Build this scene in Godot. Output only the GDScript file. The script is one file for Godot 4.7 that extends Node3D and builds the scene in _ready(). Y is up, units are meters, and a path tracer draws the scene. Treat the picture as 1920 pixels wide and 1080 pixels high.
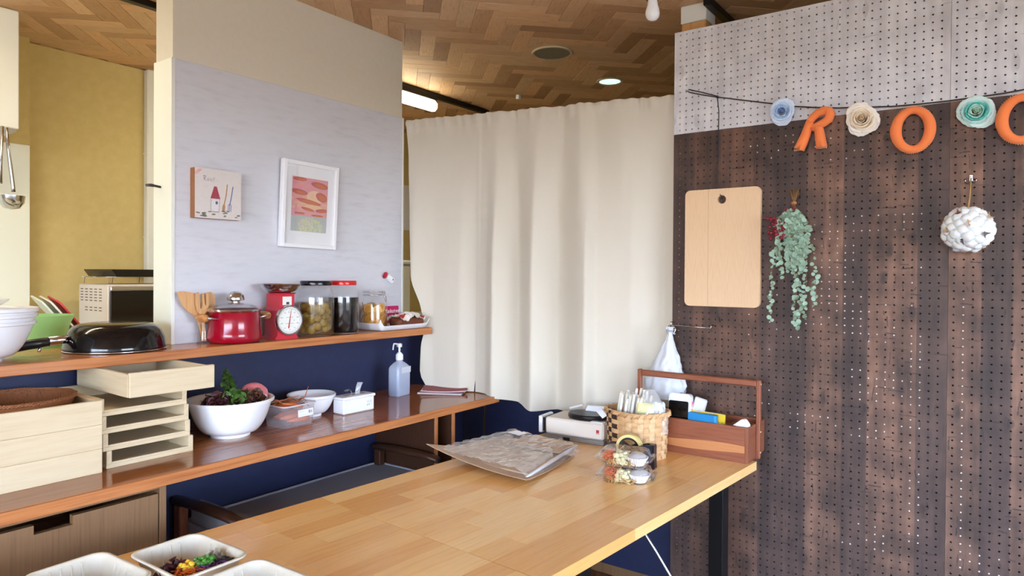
extends Node3D

const W := -2.30      # face of the grey panelled wall
const PB := -2.58     # face of the pegboard
const S := 1.119      # top of the upper shelf
const CT := 0.83      # top of the long counter
const T := 0.72       # top of the tables
const CE := 2.455     # ceiling

var rng := RandomNumberGenerator.new()
var M := {}
var used := {}
var grain := 0
var uvo := Vector2.ZERO
var smooth := 0

# ---------------------------------------------------------------- helpers
func st0() -> SurfaceTool:
	var st := SurfaceTool.new()
	st.begin(Mesh.PRIMITIVE_TRIANGLES)
	st.set_smooth_group(-1)
	return st

func uvp(p: Vector3) -> Vector2:
	if grain == 0:
		return Vector2(p.x, p.y + p.z) + uvo
	if grain == 1:
		return Vector2(p.y, p.x + p.z) + uvo
	return Vector2(p.z, p.x + p.y) + uvo

func vx(st: SurfaceTool, p: Vector3) -> void:
	st.set_uv(uvp(p))
	st.add_vertex(p)

func quad(st: SurfaceTool, a: Vector3, b: Vector3, c: Vector3, d: Vector3) -> void:
	for p in [a, c, b, a, d, c]:
		vx(st, p)

func poly(st: SurfaceTool, pts: Array, out: Vector3) -> void:
	var n: Vector3 = (pts[1] - pts[0]).cross(pts[2] - pts[0])
	var q := pts.duplicate()
	if n.dot(out) < 0.0:
		q.reverse()
	for i in range(1, q.size() - 1):
		vx(st, q[0]); vx(st, q[i + 1]); vx(st, q[i])

func box(st: SurfaceTool, c: Vector3, s: Vector3, bev := 0.0, bs := Basis()) -> void:
	st.set_smooth_group(-1)
	var h := s * 0.5
	var corner := func(k: int, e: Vector3) -> Vector3:
		var p := Vector3(e.x * (h.x - bev), e.y * (h.y - bev), e.z * (h.z - bev))
		p[k] = e[k] * h[k]
		return c + bs * p
	for k in 3:
		var i := (k + 1) % 3
		var j := (k + 2) % 3
		for sg in [-1.0, 1.0]:
			var ring := []
			for q in [[-1.0, -1.0], [1.0, -1.0], [1.0, 1.0], [-1.0, 1.0]]:
				var e := Vector3.ZERO
				e[k] = sg; e[i] = q[0]; e[j] = q[1]
				ring.append(corner.call(k, e))
			var o := Vector3.ZERO
			o[k] = sg
			poly(st, ring, bs * o)
			if bev > 0.0:
				for s2 in [-1.0, 1.0]:
					var e1 := Vector3.ZERO
					e1[k] = sg; e1[i] = s2; e1[j] = -1.0
					var e2 := e1
					e2[j] = 1.0
					poly(st, [corner.call(k, e1), corner.call(k, e2), corner.call(i, e2), corner.call(i, e1)], bs * (e1 + e2))
	if bev > 0.0:
		for x in [-1.0, 1.0]:
			for y in [-1.0, 1.0]:
				for z in [-1.0, 1.0]:
					var e := Vector3(x, y, z)
					poly(st, [corner.call(0, e), corner.call(1, e), corner.call(2, e)], bs * e)

func span(st: SurfaceTool, lo: Vector3, hi: Vector3, bev := 0.0) -> void:
	box(st, (lo + hi) * 0.5, hi - lo, bev)

func lathe(st: SurfaceTool, prof: Array, n := 32, c := Vector3.ZERO, squash := Vector2.ONE, bs := Basis()) -> void:
	var sg := 1
	for i in prof.size() - 1:
		var a: Vector2 = prof[i]
		var b: Vector2 = prof[i + 1]
		if i > 0 and (a - prof[i - 1]).angle_to(b - a) != 0.0 and absf((a - prof[i - 1]).angle_to(b - a)) > 0.75:
			sg += 1
		st.set_smooth_group(sg)
		for j in n:
			var t0 := TAU * j / n
			var t1 := TAU * (j + 1) / n
			var d0 := Vector3(cos(t0) * squash.x, 0, sin(t0) * squash.y)
			var d1 := Vector3(cos(t1) * squash.x, 0, sin(t1) * squash.y)
			var p0 := c + bs * (d0 * a.x + Vector3(0, a.y, 0))
			var p1 := c + bs * (d0 * b.x + Vector3(0, b.y, 0))
			var p2 := c + bs * (d1 * b.x + Vector3(0, b.y, 0))
			var p3 := c + bs * (d1 * a.x + Vector3(0, a.y, 0))
			if a.x < 1e-6:
				for p in [p0, p2, p1]: vx(st, p)
			elif b.x < 1e-6:
				for p in [p0, p3, p1]: vx(st, p)
			else:
				quad(st, p0, p1, p2, p3)
	st.set_smooth_group(-1)

func tube(st: SurfaceTool, pts: Array, r, n := 8, closed := false, flat := Vector2.ONE, up := Vector3.UP) -> void:
	var m := pts.size()
	var rings := []
	var prev := Vector3.ZERO
	for i in m:
		var t: Vector3
		if closed:
			t = (pts[(i + 1) % m] - pts[(i + m - 1) % m]).normalized()
		else:
			t = (pts[mini(i + 1, m - 1)] - pts[maxi(i - 1, 0)]).normalized()
		var a: Vector3
		if prev == Vector3.ZERO:
			a = up - t * up.dot(t)
			if a.length() < 0.1:
				a = Vector3.RIGHT - t * t.x
			if a.length() < 0.1:
				a = Vector3.BACK - t * t.z
		else:
			a = prev - t * prev.dot(t)
		a = a.normalized()
		prev = a
		var b := t.cross(a)
		var rr: float = r[i] if r is Array else r
		var ring := []
		for k in n:
			var th := TAU * k / n
			ring.append(pts[i] + (a * cos(th) * flat.x + b * sin(th) * flat.y) * rr)
		rings.append(ring)
	st.set_smooth_group(1)
	for i in (m if closed else m - 1):
		var p: Array = rings[i]
		var q: Array = rings[(i + 1) % m]
		for k in n:
			var k2 := (k + 1) % n
			quad(st, p[k], p[k2], q[k2], q[k])
	if not closed:
		poly(st, rings[0], pts[0] - pts[1])
		poly(st, rings[m - 1], pts[m - 1] - pts[m - 2])
	st.set_smooth_group(-1)

func grid(st: SurfaceTool, nu: int, nv: int, f: Callable, flip := false, own_uv := false, sg := 1) -> void:
	var P := []
	for i in nu + 1:
		var row := []
		for j in nv + 1:
			row.append(f.call(float(i) / nu, float(j) / nv))
		P.append(row)
	st.set_smooth_group(sg)
	for i in nu:
		for j in nv:
			var ids := [[i, j], [i + 1, j + 1], [i + 1, j], [i, j], [i, j + 1], [i + 1, j + 1]]
			if flip:
				ids = [[i, j], [i + 1, j], [i + 1, j + 1], [i, j], [i + 1, j + 1], [i, j + 1]]
			for q in ids:
				var p: Vector3 = P[q[0]][q[1]]
				if own_uv:
					st.set_uv(Vector2(float(q[0]) / nu, 1.0 - float(q[1]) / nv))
				else:
					st.set_uv(uvp(p))
				st.add_vertex(p)
	st.set_smooth_group(-1)

# a curved sheet with thickness: front and back faces and the four rims
func sheet(st: SurfaceTool, nu: int, nv: int, f: Callable, th: float, own_uv := false) -> void:
	var nrm := func(u: float, v: float) -> Vector3:
		var e := 0.01
		var du: Vector3 = f.call(minf(u + e, 1.0), v) - f.call(maxf(u - e, 0.0), v)
		var dv: Vector3 = f.call(u, minf(v + e, 1.0)) - f.call(u, maxf(v - e, 0.0))
		return du.cross(dv).normalized()
	var back := func(u: float, v: float) -> Vector3:
		return f.call(u, v) - nrm.call(u, v) * th
	grid(st, nu, nv, f, false, own_uv, 1)
	grid(st, nu, nv, back, true, own_uv, 2)
	for k in nu:
		var a := float(k) / nu
		var b := float(k + 1) / nu
		quad(st, f.call(a, 0.0), back.call(a, 0.0), back.call(b, 0.0), f.call(b, 0.0))
		quad(st, f.call(a, 1.0), f.call(b, 1.0), back.call(b, 1.0), back.call(a, 1.0))
	for k in nv:
		var a := float(k) / nv
		var b := float(k + 1) / nv
		quad(st, f.call(0.0, a), f.call(0.0, b), back.call(0.0, b), back.call(0.0, a))
		quad(st, f.call(1.0, a), back.call(1.0, a), back.call(1.0, b), f.call(1.0, b))

# outline in the local xy plane, extruded along z
func prism(st: SurfaceTool, pts: PackedVector2Array, z0: float, z1: float, bs := Basis(), c := Vector3.ZERO, round_side := false) -> void:
	var p := pts.duplicate()
	if Geometry2D.is_polygon_clockwise(p):
		p.reverse()
	var idx := Geometry2D.triangulate_polygon(p)
	st.set_smooth_group(-1)
	for k in range(0, idx.size(), 3):
		for zz in [[z1, 1.0], [z0, -1.0]]:
			var tri := []
			for q in 3:
				var w: Vector2 = p[idx[k + q]]
				tri.append(c + bs * Vector3(w.x, w.y, zz[0]))
			poly(st, tri, bs * Vector3(0, 0, zz[1]))
	st.set_smooth_group(3 if round_side else -1)
	for k in p.size():
		var a := p[k]
		var b := p[(k + 1) % p.size()]
		quad(st, c + bs * Vector3(a.x, a.y, z1), c + bs * Vector3(a.x, a.y, z0), c + bs * Vector3(b.x, b.y, z0), c + bs * Vector3(b.x, b.y, z1))
	st.set_smooth_group(-1)

func rrect(w: float, h: float, r: float, n := 5) -> PackedVector2Array:
	var out := PackedVector2Array()
	for k in 4:
		var cx := (w * 0.5 - r) * (1.0 if k in [0, 3] else -1.0)
		var cy := (h * 0.5 - r) * (1.0 if k < 2 else -1.0)
		for i in n + 1:
			var t := PI * 0.5 * (k + float(i) / n)
			out.append(Vector2(cx + r * cos(t), cy + r * sin(t)))
	return out

# outline given in photo pixels about a base point, turned into metres
func outline(px: Array, u0: float, v0: float, mpp: float) -> PackedVector2Array:
	var out := PackedVector2Array()
	for q in px:
		out.append(Vector2((q[0] - u0) * mpp, (v0 - q[1]) * mpp))
	return out

func mesh_of(st: SurfaceTool) -> ArrayMesh:
	st.generate_normals()
	return st.commit()

func inst(called: String, mesh: Mesh, m: Material, parent: Node, xf := Transform3D()) -> MeshInstance3D:
	var o := MeshInstance3D.new()
	o.name = called
	o.mesh = mesh
	o.material_override = m
	o.transform = xf
	parent.add_child(o, true)
	return o

func obj(called: String, st: SurfaceTool, m: Material, parent: Node) -> MeshInstance3D:
	return inst(called, mesh_of(st), m, parent)

func numbered(called: String) -> String:
	var k: int = used.get(called, -1) + 1
	used[called] = k
	return called if k == 0 else "%s_%03d" % [called, k]

func tag(o: Node, label: String, category: String, group := "", kind := "") -> Node:
	if label: o.set_meta("label", label)
	if category: o.set_meta("category", category)
	if group: o.set_meta("group", group)
	if kind: o.set_meta("kind", kind)
	return o

func thing(called: String, label: String, category: String, at := Vector3.ZERO, turn := 0.0, group := "") -> Node3D:
	var o := Node3D.new()
	o.name = numbered(called)
	add_child(o)
	o.position = at
	o.rotation.y = turn
	tag(o, label, category, group)
	return o

func struct(called: String, label: String, category := "wall") -> Node3D:
	var o := Node3D.new()
	o.name = called
	add_child(o)
	tag(o, label, category, "", "structure")
	return o

func stuff(o: Node) -> Node:
	o.set_meta("kind", "stuff")
	return o

func pull(st: SurfaceTool, called: String, m: Material, parent: Node) -> MeshInstance3D:
	return obj(called, st, m, parent)

func slab(called: String, lo: Vector3, hi: Vector3, m: Material, parent: Node, bev := 0.0, g := 0) -> MeshInstance3D:
	grain = g
	uvo = Vector2(rng.randf() * 5.0, rng.randf() * 5.0)
	var st := st0()
	span(st, lo, hi, bev)
	return obj(called, st, m, parent)

func rod(called: String, pts: Array, r, m: Material, parent: Node, n := 8) -> MeshInstance3D:
	var st := st0()
	tube(st, pts, r, n)
	return obj(called, st, m, parent)

func turned(called: String, prof: Array, m: Material, parent: Node, c := Vector3.ZERO, n := 32, bs := Basis()) -> MeshInstance3D:
	var st := st0()
	lathe(st, prof, n, c, Vector2.ONE, bs)
	return obj(called, st, m, parent)

func words(text: String, height: float, at: Vector3, m: Material, parent: Node, bs := Basis(), bold := false) -> MeshInstance3D:
	var f := SystemFont.new()
	f.font_names = PackedStringArray(["Droid Sans"])
	f.font_weight = 700 if bold else 400
	var t := TextMesh.new()
	t.font = f
	t.text = text
	t.font_size = 32
	t.pixel_size = height / 24.0
	t.depth = 0.0006
	return inst("lettering", t, m, parent, Transform3D(bs, at))

# ---------------------------------------------------------------- materials
func mat(key: String, c: Color, rough := 0.6, metal := 0.0) -> StandardMaterial3D:
	if M.has(key):
		return M[key]
	var m := StandardMaterial3D.new()
	m.resource_name = key
	m.albedo_color = c
	m.roughness = rough
	m.metallic = metal
	M[key] = m
	return m

func glass(key: String, c: Color, alpha: float, rough := 0.02) -> StandardMaterial3D:
	var m := mat(key, Color(c.r, c.g, c.b, alpha), rough)
	m.transparency = BaseMaterial3D.TRANSPARENCY_ALPHA
	return m

func noise_tex(sd: int, freq: float, cols: Array, oct := 4, size := 512) -> NoiseTexture2D:
	var n := FastNoiseLite.new()
	n.seed = sd
	n.noise_type = FastNoiseLite.TYPE_SIMPLEX_SMOOTH
	n.frequency = freq
	n.fractal_octaves = oct
	var g := Gradient.new()
	var offs := PackedFloat32Array()
	var cc := PackedColorArray()
	for i in cols.size():
		offs.append(float(i) / (cols.size() - 1))
		cc.append(cols[i])
	g.offsets = offs
	g.colors = cc
	var t := NoiseTexture2D.new()
	t.width = size
	t.height = size
	t.seamless = true
	t.noise = n
	t.color_ramp = g
	return t

func wood(key: String, cols: Array, rough: float, sx: float, sy: float, sd := 1, freq := 0.05) -> StandardMaterial3D:
	var m := mat(key, Color.WHITE, rough)
	if m.albedo_texture == null:
		m.albedo_texture = noise_tex(sd, freq, cols, 5)
		m.uv1_scale = Vector3(sx, sy, 1) * 0.24
	return m

func tinted(key: String, src: StandardMaterial3D, c: Color) -> StandardMaterial3D:
	if M.has(key):
		return M[key]
	var m: StandardMaterial3D = src.duplicate()
	m.resource_name = key
	m.albedo_color = c
	M[key] = m
	return m

func mottled(key: String, cols: Array, rough: float, scale: float, sd := 1, freq := 0.02) -> StandardMaterial3D:
	var m := mat(key, Color.WHITE, rough)
	if m.albedo_texture == null:
		m.albedo_texture = noise_tex(sd, freq, cols, 4, 256)
		m.uv1_triplanar = true
		m.uv1_scale = Vector3.ONE * scale
	return m

func c8(r: int, g: int, b: int) -> Color:
	return Color(r / 255.0, g / 255.0, b / 255.0)

func picture(key: String, img: Image, rough := 0.6) -> StandardMaterial3D:
	var m := mat(key, Color.WHITE, rough)
	m.albedo_texture = ImageTexture.create_from_image(img)
	m.texture_repeat = false
	return m

func dab(img: Image, c: Vector2, r: Vector2, col: Color, ang := 0.0) -> void:
	var R := maxf(r.x, r.y)
	for y in range(maxi(0, int(c.y - R)), mini(img.get_height(), int(c.y + R) + 1)):
		for x in range(maxi(0, int(c.x - R)), mini(img.get_width(), int(c.x + R) + 1)):
			var d := (Vector2(x, y) - c).rotated(-ang)
			if (d / r).length_squared() < 1.0:
				img.set_pixel(x, y, img.get_pixel(x, y).lerp(col, col.a))

func stroke(img: Image, pts: Array, w: float, col: Color) -> void:
	for i in pts.size() - 1:
		var a: Vector2 = pts[i]
		var b: Vector2 = pts[i + 1]
		var n := maxi(1, int(a.distance_to(b) / maxf(1.0, w * 0.5)))
		for k in n + 1:
			dab(img, a.lerp(b, float(k) / n), Vector2(w, w) * 0.5 + Vector2(0.3, 0.3), col)

func plate(called: String, w: float, h: float, at: Vector3, m: Material, parent: Node, bs := Basis(), th := 0.0006) -> MeshInstance3D:
	var st := st0()
	var f := func(u: float, v: float) -> Vector3:
		return at + bs * Vector3((u - 0.5) * w, (v - 0.5) * h, th)
	grid(st, 1, 1, f, false, true, -1)
	var rim := func(u: float, v: float) -> Vector3:
		return at + bs * Vector3((u - 0.5) * w, (v - 0.5) * h, 0.0)
	grid(st, 1, 1, rim, true, true, -1)
	return obj(called, st, m, parent)

# ---------------------------------------------------------------- scene
func _ready() -> void:
	rng.seed = 7
	var cam := Camera3D.new()
	cam.name = "camera"
	add_child(cam)
	cam.position = Vector3(0, 1.37, 0)
	cam.rotation_degrees = Vector3(-0.5, 35.6, 0.38)
	cam.near = 0.05
	cam.far = 100.0
	cam.projection = Camera3D.PROJECTION_FRUSTUM
	cam.keep_aspect = Camera3D.KEEP_HEIGHT
	cam.size = 0.05 * 1080.0 / 1280.0
	cam.frustum_offset = Vector2(0, -0.05 * 16.5 / 1280.0)
	cam.current = true
	var sky_mat := ProceduralSkyMaterial.new()
	sky_mat.sky_top_color = c8(150, 190, 240)
	sky_mat.sky_horizon_color = c8(232, 240, 250)
	sky_mat.ground_horizon_color = c8(205, 203, 198)
	sky_mat.ground_bottom_color = c8(150, 146, 140)
	sky_mat.sky_energy_multiplier = 3.2
	sky_mat.ground_energy_multiplier = 2.2
	sky_mat.sun_angle_max = 0.0
	var sky := Sky.new()
	sky.sky_material = sky_mat
	var env := Environment.new()
	env.background_mode = Environment.BG_SKY
	env.sky = sky
	env.tonemap_mode = Environment.TONE_MAPPER_LINEAR
	env.tonemap_exposure = 2.1
	env.sdfgi_enabled = true
	env.ssao_enabled = true
	env.ssil_enabled = true
	var we := WorldEnvironment.new()
	we.name = "environment"
	we.environment = env
	add_child(we)
	materials()
	shell()
	ceiling_and_floor()
	pegboard()
	counters()
	tables()
	bench()
	curtain()
	kitchen()
	lamps()
	wall_art()
	shelf_things()
	counter_things()
	table_things()
	pegboard_things()

func materials() -> void:
	wood("beech", [c8(230, 180, 112), c8(240, 196, 130), c8(244, 202, 138), c8(233, 184, 117)], 0.24, 0.5, 9.0, 3)
	wood("counter_wood", [c8(136, 76, 37), c8(152, 89, 46), c8(160, 96, 51), c8(142, 80, 40)], 0.11, 0.4, 9.0, 5)
	wood("shelf_wood", [c8(150, 88, 48), c8(178, 112, 66), c8(190, 124, 76), c8(160, 96, 54)], 0.22, 0.4, 9.0, 6)
	wood("drawer_wood", [c8(112, 80, 50), c8(126, 91, 58), c8(131, 96, 62), c8(117, 84, 53)], 0.55, 0.5, 22.0, 8)
	wood("pale_wood", [c8(198, 177, 141), c8(207, 187, 152), c8(211, 193, 159), c8(201, 180, 145)], 0.55, 0.7, 9.0, 9)
	wood("cherry", [c8(112, 60, 38), c8(134, 76, 50), c8(144, 84, 58), c8(118, 64, 42)], 0.4, 0.9, 12.0, 10)
	wood("board_wood", [c8(206, 166, 124), c8(222, 186, 146), c8(226, 192, 154), c8(212, 174, 132)], 0.55, 0.6, 20.0, 11)
	wood("spatula_wood", [c8(190, 138, 88), c8(212, 164, 112), c8(200, 150, 98)], 0.6, 1.0, 20.0, 12)
	wood("dark_wood", [c8(58, 34, 22), c8(78, 48, 32), c8(66, 40, 26)], 0.4, 1.0, 14.0, 13)
	wood("post_wood", [c8(184, 132, 76), c8(206, 156, 98), c8(192, 142, 84)], 0.5, 0.6, 12.0, 14)
	wood("ceiling_wood", [c8(200, 158, 116), c8(220, 180, 138), c8(228, 188, 146), c8(208, 166, 124)], 0.6, 1.6, 12.0, 15)
	wood("floor_wood", [c8(92, 60, 34), c8(122, 82, 48), c8(134, 92, 56), c8(100, 66, 38)], 0.4, 0.5, 9.0, 16)
	var tones := [Color(1, 1, 1), Color(0.93, 0.92, 0.91), Color(0.85, 0.82, 0.79), Color(1.0, 0.98, 0.95), Color(0.89, 0.86, 0.83), Color(0.96, 0.97, 0.97), Color(0.78, 0.74, 0.71)]
	for k in tones.size():
		tinted("ceiling_wood_%d" % k, M.ceiling_wood, tones[k])
		tinted("floor_wood_%d" % k, M.floor_wood, tones[k])
		tinted("beech_%d" % k, M.beech, [Color(1, 1, 1), Color(1, 0.97, 0.93), Color(0.96, 0.89, 0.80), Color(1, 0.985, 0.96), Color(0.97, 0.92, 0.85), Color(0.99, 0.96, 0.91), Color(0.94, 0.86, 0.76)][k])
	mottled("grey_panel", [c8(194, 194, 201), c8(206, 206, 212), c8(210, 210, 216), c8(201, 201, 208)], 0.5, 1.0, 21, 0.07)
	M.grey_panel.uv1_scale = Vector3(0.35, 1.9, 0.35)
	mottled("beige_wall", [c8(216, 208, 190), c8(219, 211, 193)], 0.9, 6.0, 22)
	mottled("yellow_wall", [c8(202, 180, 118), c8(210, 188, 128)], 0.9, 3.0, 23)
	mottled("navy", [c8(27, 34, 68), c8(31, 39, 75)], 0.6, 3.0, 24)
	mat("white_paint", c8(226, 226, 218), 0.6)
	mat("cream_panel", c8(228, 228, 212), 0.5)
	mat("black_metal", c8(18, 18, 20), 0.35, 0.3)
	mat("black_plastic", c8(20, 20, 23), 0.35)
	mat("hardboard", c8(142, 108, 80), 0.8)
	mat("steel", c8(205, 205, 208), 0.16, 1.0)
	mat("brushed", c8(190, 188, 186), 0.32, 1.0)
	mat("white_plastic", c8(232, 233, 236), 0.3)
	mat("white_ceramic", c8(235, 236, 240), 0.18)
	mat("enamel_black", c8(10, 10, 12), 0.12)
	mat("red_enamel", c8(150, 8, 34), 0.14)
	mat("red_paint", c8(196, 40, 56), 0.35)
	glass("clear_glass", c8(60, 66, 66), 0.03, 0.01)
	glass("clear_plastic", c8(190, 190, 192), 0.07, 0.05)
	mat("paper_white", c8(232, 230, 228), 0.85)

func shell() -> void:
	# the panelled wall between room and kitchen
	var w := struct("wall_left", "beige wall with a pale grey stone-look panel, hung with two pictures")
	slab("plaster", Vector3(-2.41, S, -2.315), Vector3(W, CE, -1.22), M.beige_wall, w)
	slab("grey_panel", Vector3(W, S, -2.315), Vector3(W + 0.004, 2.097, -1.222), M.grey_panel, w, 0.001)
	slab("end_panel", Vector3(-2.416, S, -1.22), Vector3(W + 0.004, 2.097, -1.214), M.cream_panel, w, 0.0015)
	slab("edge_strip", Vector3(W + 0.001, S, -1.226), Vector3(W + 0.0065, 2.097, -1.2125), M.white_paint, w, 0.001)
	slab("edge_strip", Vector3(-2.42, S, -2.322), Vector3(W + 0.0065, 2.097, -2.312), M.white_paint, w, 0.001)
	# half wall under the shelf
	var hw := struct("wall_lower", "navy blue half wall under the upper shelf")
	slab("upper_face", Vector3(-2.42, 0.0, -2.62), Vector3(W, 1.089, 0.6), M.navy, hw)
	hw = struct("wall_base", "navy blue lower wall face behind the bench")
	slab("lower_face", Vector3(W, 0.0, -2.62), Vector3(-2.17, 0.798, 0.6), M.navy, hw)
	# kitchen and outer walls, with thickness
	var kb := struct("wall_back", "plain yellow kitchen wall behind the pass-through opening")
	slab("plaster", Vector3(-3.95, 0, -5.3), Vector3(-3.78, CE, 3.1), M.yellow_wall, kb)
	kb = struct("wall_pilaster", "yellow wall pier with a pale splash panel at the left edge")
	slab("pilaster", Vector3(-3.78, 0, -1.285), Vector3(-3.70, CE, 1.2), M.yellow_wall, kb)
	slab("splash_panel", Vector3(-3.70, 0.9, -1.283), Vector3(-3.69, 1.952, 1.2), M.cream_panel, kb, 0.002)
	var far := struct("wall_far", "far yellow wall beyond the curtain")
	slab("plaster", Vector3(-3.95, 0, -5.3), Vector3(2.75, CE, -5.15), M.yellow_wall, far)
	var nb := struct("wall_partition", "white partition wall continuing past the pegboard")
	slab("plaster", Vector3(0.80, 0, -2.70), Vector3(2.6, CE, -2.585), M.white_paint, nb)
	# window wall on the right and the wall behind, each a frame of solid pieces round an opening
	var rw := struct("wall_right", "white wall with the wide window beside the pegboard")
	var a0 := -2.2
	var a1 := 0.0
	slab("plaster", Vector3(2.6, 0, -5.3), Vector3(2.75, CE, a0), M.white_paint, rw)
	slab("plaster", Vector3(2.6, 0, a1), Vector3(2.75, CE, 3.1), M.white_paint, rw)
	slab("plaster", Vector3(2.6, 0, a0), Vector3(2.75, 0.75, a1), M.white_paint, rw)
	slab("plaster", Vector3(2.6, 2.05, a0), Vector3(2.75, CE, a1), M.white_paint, rw)
	var bw := struct("wall_behind", "white wall with a wide glazed front, facing the pegboard")
	var b0 := -1.3
	var b1 := 2.5
	slab("plaster", Vector3(-3.95, 0, 3.0), Vector3(b0, CE, 3.15), M.white_paint, bw)
	slab("plaster", Vector3(b1, 0, 3.0), Vector3(2.75, CE, 3.15), M.white_paint, bw)
	slab("plaster", Vector3(b0, 0, 3.0), Vector3(b1, 0.25, 3.15), M.white_paint, bw)
	slab("plaster", Vector3(b0, 2.25, 3.0), Vector3(b1, CE, 3.15), M.white_paint, bw)
	var w1 := struct("window_1", "wide window with white mullions in the right wall", "window")
	for z in [a0, (a0 + a1) * 0.5, a1]:
		slab("mullion", Vector3(2.64, 0.75, z - 0.03), Vector3(2.70, 2.05, z + 0.03), M.white_paint, w1)
	for y in [0.75, 2.01]:
		slab("rail", Vector3(2.64, y, a0), Vector3(2.70, y + 0.04, a1), M.white_paint, w1)
	slab("pane", Vector3(2.667, 0.77, a0), Vector3(2.673, 2.03, a1), M.clear_glass, w1)
	var w2 := struct("window_2", "glazed shop front with white mullions behind the tables", "window")
	for x in [b0, -0.03, 1.23, b1]:
		slab("mullion", Vector3(x - 0.03, 0.25, 3.04), Vector3(x + 0.03, 2.25, 3.10), M.white_paint, w2)
	for y in [0.25, 2.21]:
		slab("rail", Vector3(b0, y, 3.04), Vector3(b1, y + 0.04, 3.10), M.white_paint, w2)
	slab("pane", Vector3(b0, 0.27, 3.067), Vector3(b1, 2.23, 3.073), M.clear_glass, w2)
	# post behind the pegboard
	var p := struct("trim_1", "square wooden post with white top behind the pegboard", "post")
	slab("post", Vector3(-1.065, 0, -2.76), Vector3(-0.965, 2.385, -2.66), M.post_wood, p, 0.003, 1)
	slab("post_top", Vector3(-1.068, 2.385, -2.763), Vector3(-0.962, CE, -2.657), M.white_paint, p, 0.002)

# herringbone of narrow boards, laid at 45 degrees
func ceiling_and_floor() -> void:
	var c := struct("ceiling", "ceiling of light brown boards laid in herringbone", "ceiling")
	slab("backing", Vector3(-3.95, CE + 0.006, -5.3), Vector3(2.75, CE + 0.12, 3.15), M.ceiling_wood, c)
	var L := 0.288
	var w := 0.072
	var s2 := sqrt(0.5)
	grain = 0
	var meshes := []
	for k in 5:
		uvo = Vector2(k * 0.37, k * 0.213)
		var st := st0()
		box(st, Vector3.ZERO, Vector3(L - 0.0012, 0.010, w - 0.0012), 0.0009)
		meshes.append(mesh_of(st))
	var rest := {}
	var made := []
	var cam := Vector2(-0.582, -0.813)
	for i in range(-90, 120):
		for j in range(-9, 14):
			for v in 2:
				# plank centre in (p, q): p along (1,-1), q along (-1,-1)
				var p := i * w + j * 2.0 * L - 0.0516
				var q := i * w + 2.946
				if v == 0:
					p += L * 0.5
					q += w * 0.5
				else:
					p += L + w * 0.5
					q += w - L * 0.5
				var x := (p - q) * s2
				var z := (-p - q) * s2
				if x < -3.72 or x > 2.5 or z < -5.05 or z > 2.9:
					continue
				var dep := Vector2(x, z).dot(cam)
				var side := Vector2(x, z).dot(Vector2(0.813, -0.582))
				var vis := dep > 2.2 and absf(side) < dep * 0.8 and not (x < W and z < -1.22 and Vector2(x, z).angle_to_point(Vector2.ZERO) > -10.0 and behind_wall(x, z))
				made.append([dep if vis else 1000.0 + dep * dep, x, z, v])
	made.sort_custom(func(a, b): return a[0] < b[0])
	for k in made.size():
		var m: Array = made[k]
		var yaw := PI * 0.25 if m[3] == 0 else -PI * 0.25
		var xf := Transform3D(Basis(Vector3.UP, yaw), Vector3(m[1], CE + 0.005 - rng.randf() * 0.0008, m[2]))
		var tone := rng.randi() % 7
		if k < 300:
			inst("plank", meshes[k % 5], M["ceiling_wood_%d" % tone], c, xf)
		else:
			if not rest.has(tone):
				rest[tone] = st0()
			rest[tone].append_from(meshes[k % 5], 0, xf)
	for tone in rest:
		stuff(inst("plank", rest[tone].commit(), M["ceiling_wood_%d" % tone], c))
	var f := struct("floor", "brown wooden plank floor", "floor")
	slab("base", Vector3(-3.95, -0.15, -5.3), Vector3(2.75, -0.004, 3.15), M.floor_wood, f)
	for a in 34:
		for b in 5:
			var x0 := -3.9 + a * 0.195
			var z0 := -5.3 + b * 1.8 - (a % 3) * 0.6
			if z0 > 3.0: continue
			slab("plank", Vector3(x0, -0.02, maxf(z0, -5.3)), Vector3(x0 + 0.1938, 0.0, minf(z0 + 1.7985, 3.1)), M["floor_wood_%d" % (rng.randi() % 7)], f, 0.0008, 2)

func behind_wall(x: float, z: float) -> bool:
	# does the panelled wall stand between the camera and this place
	var k := W / x
	return z * k < -1.22 and z * k > -2.315

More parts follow.
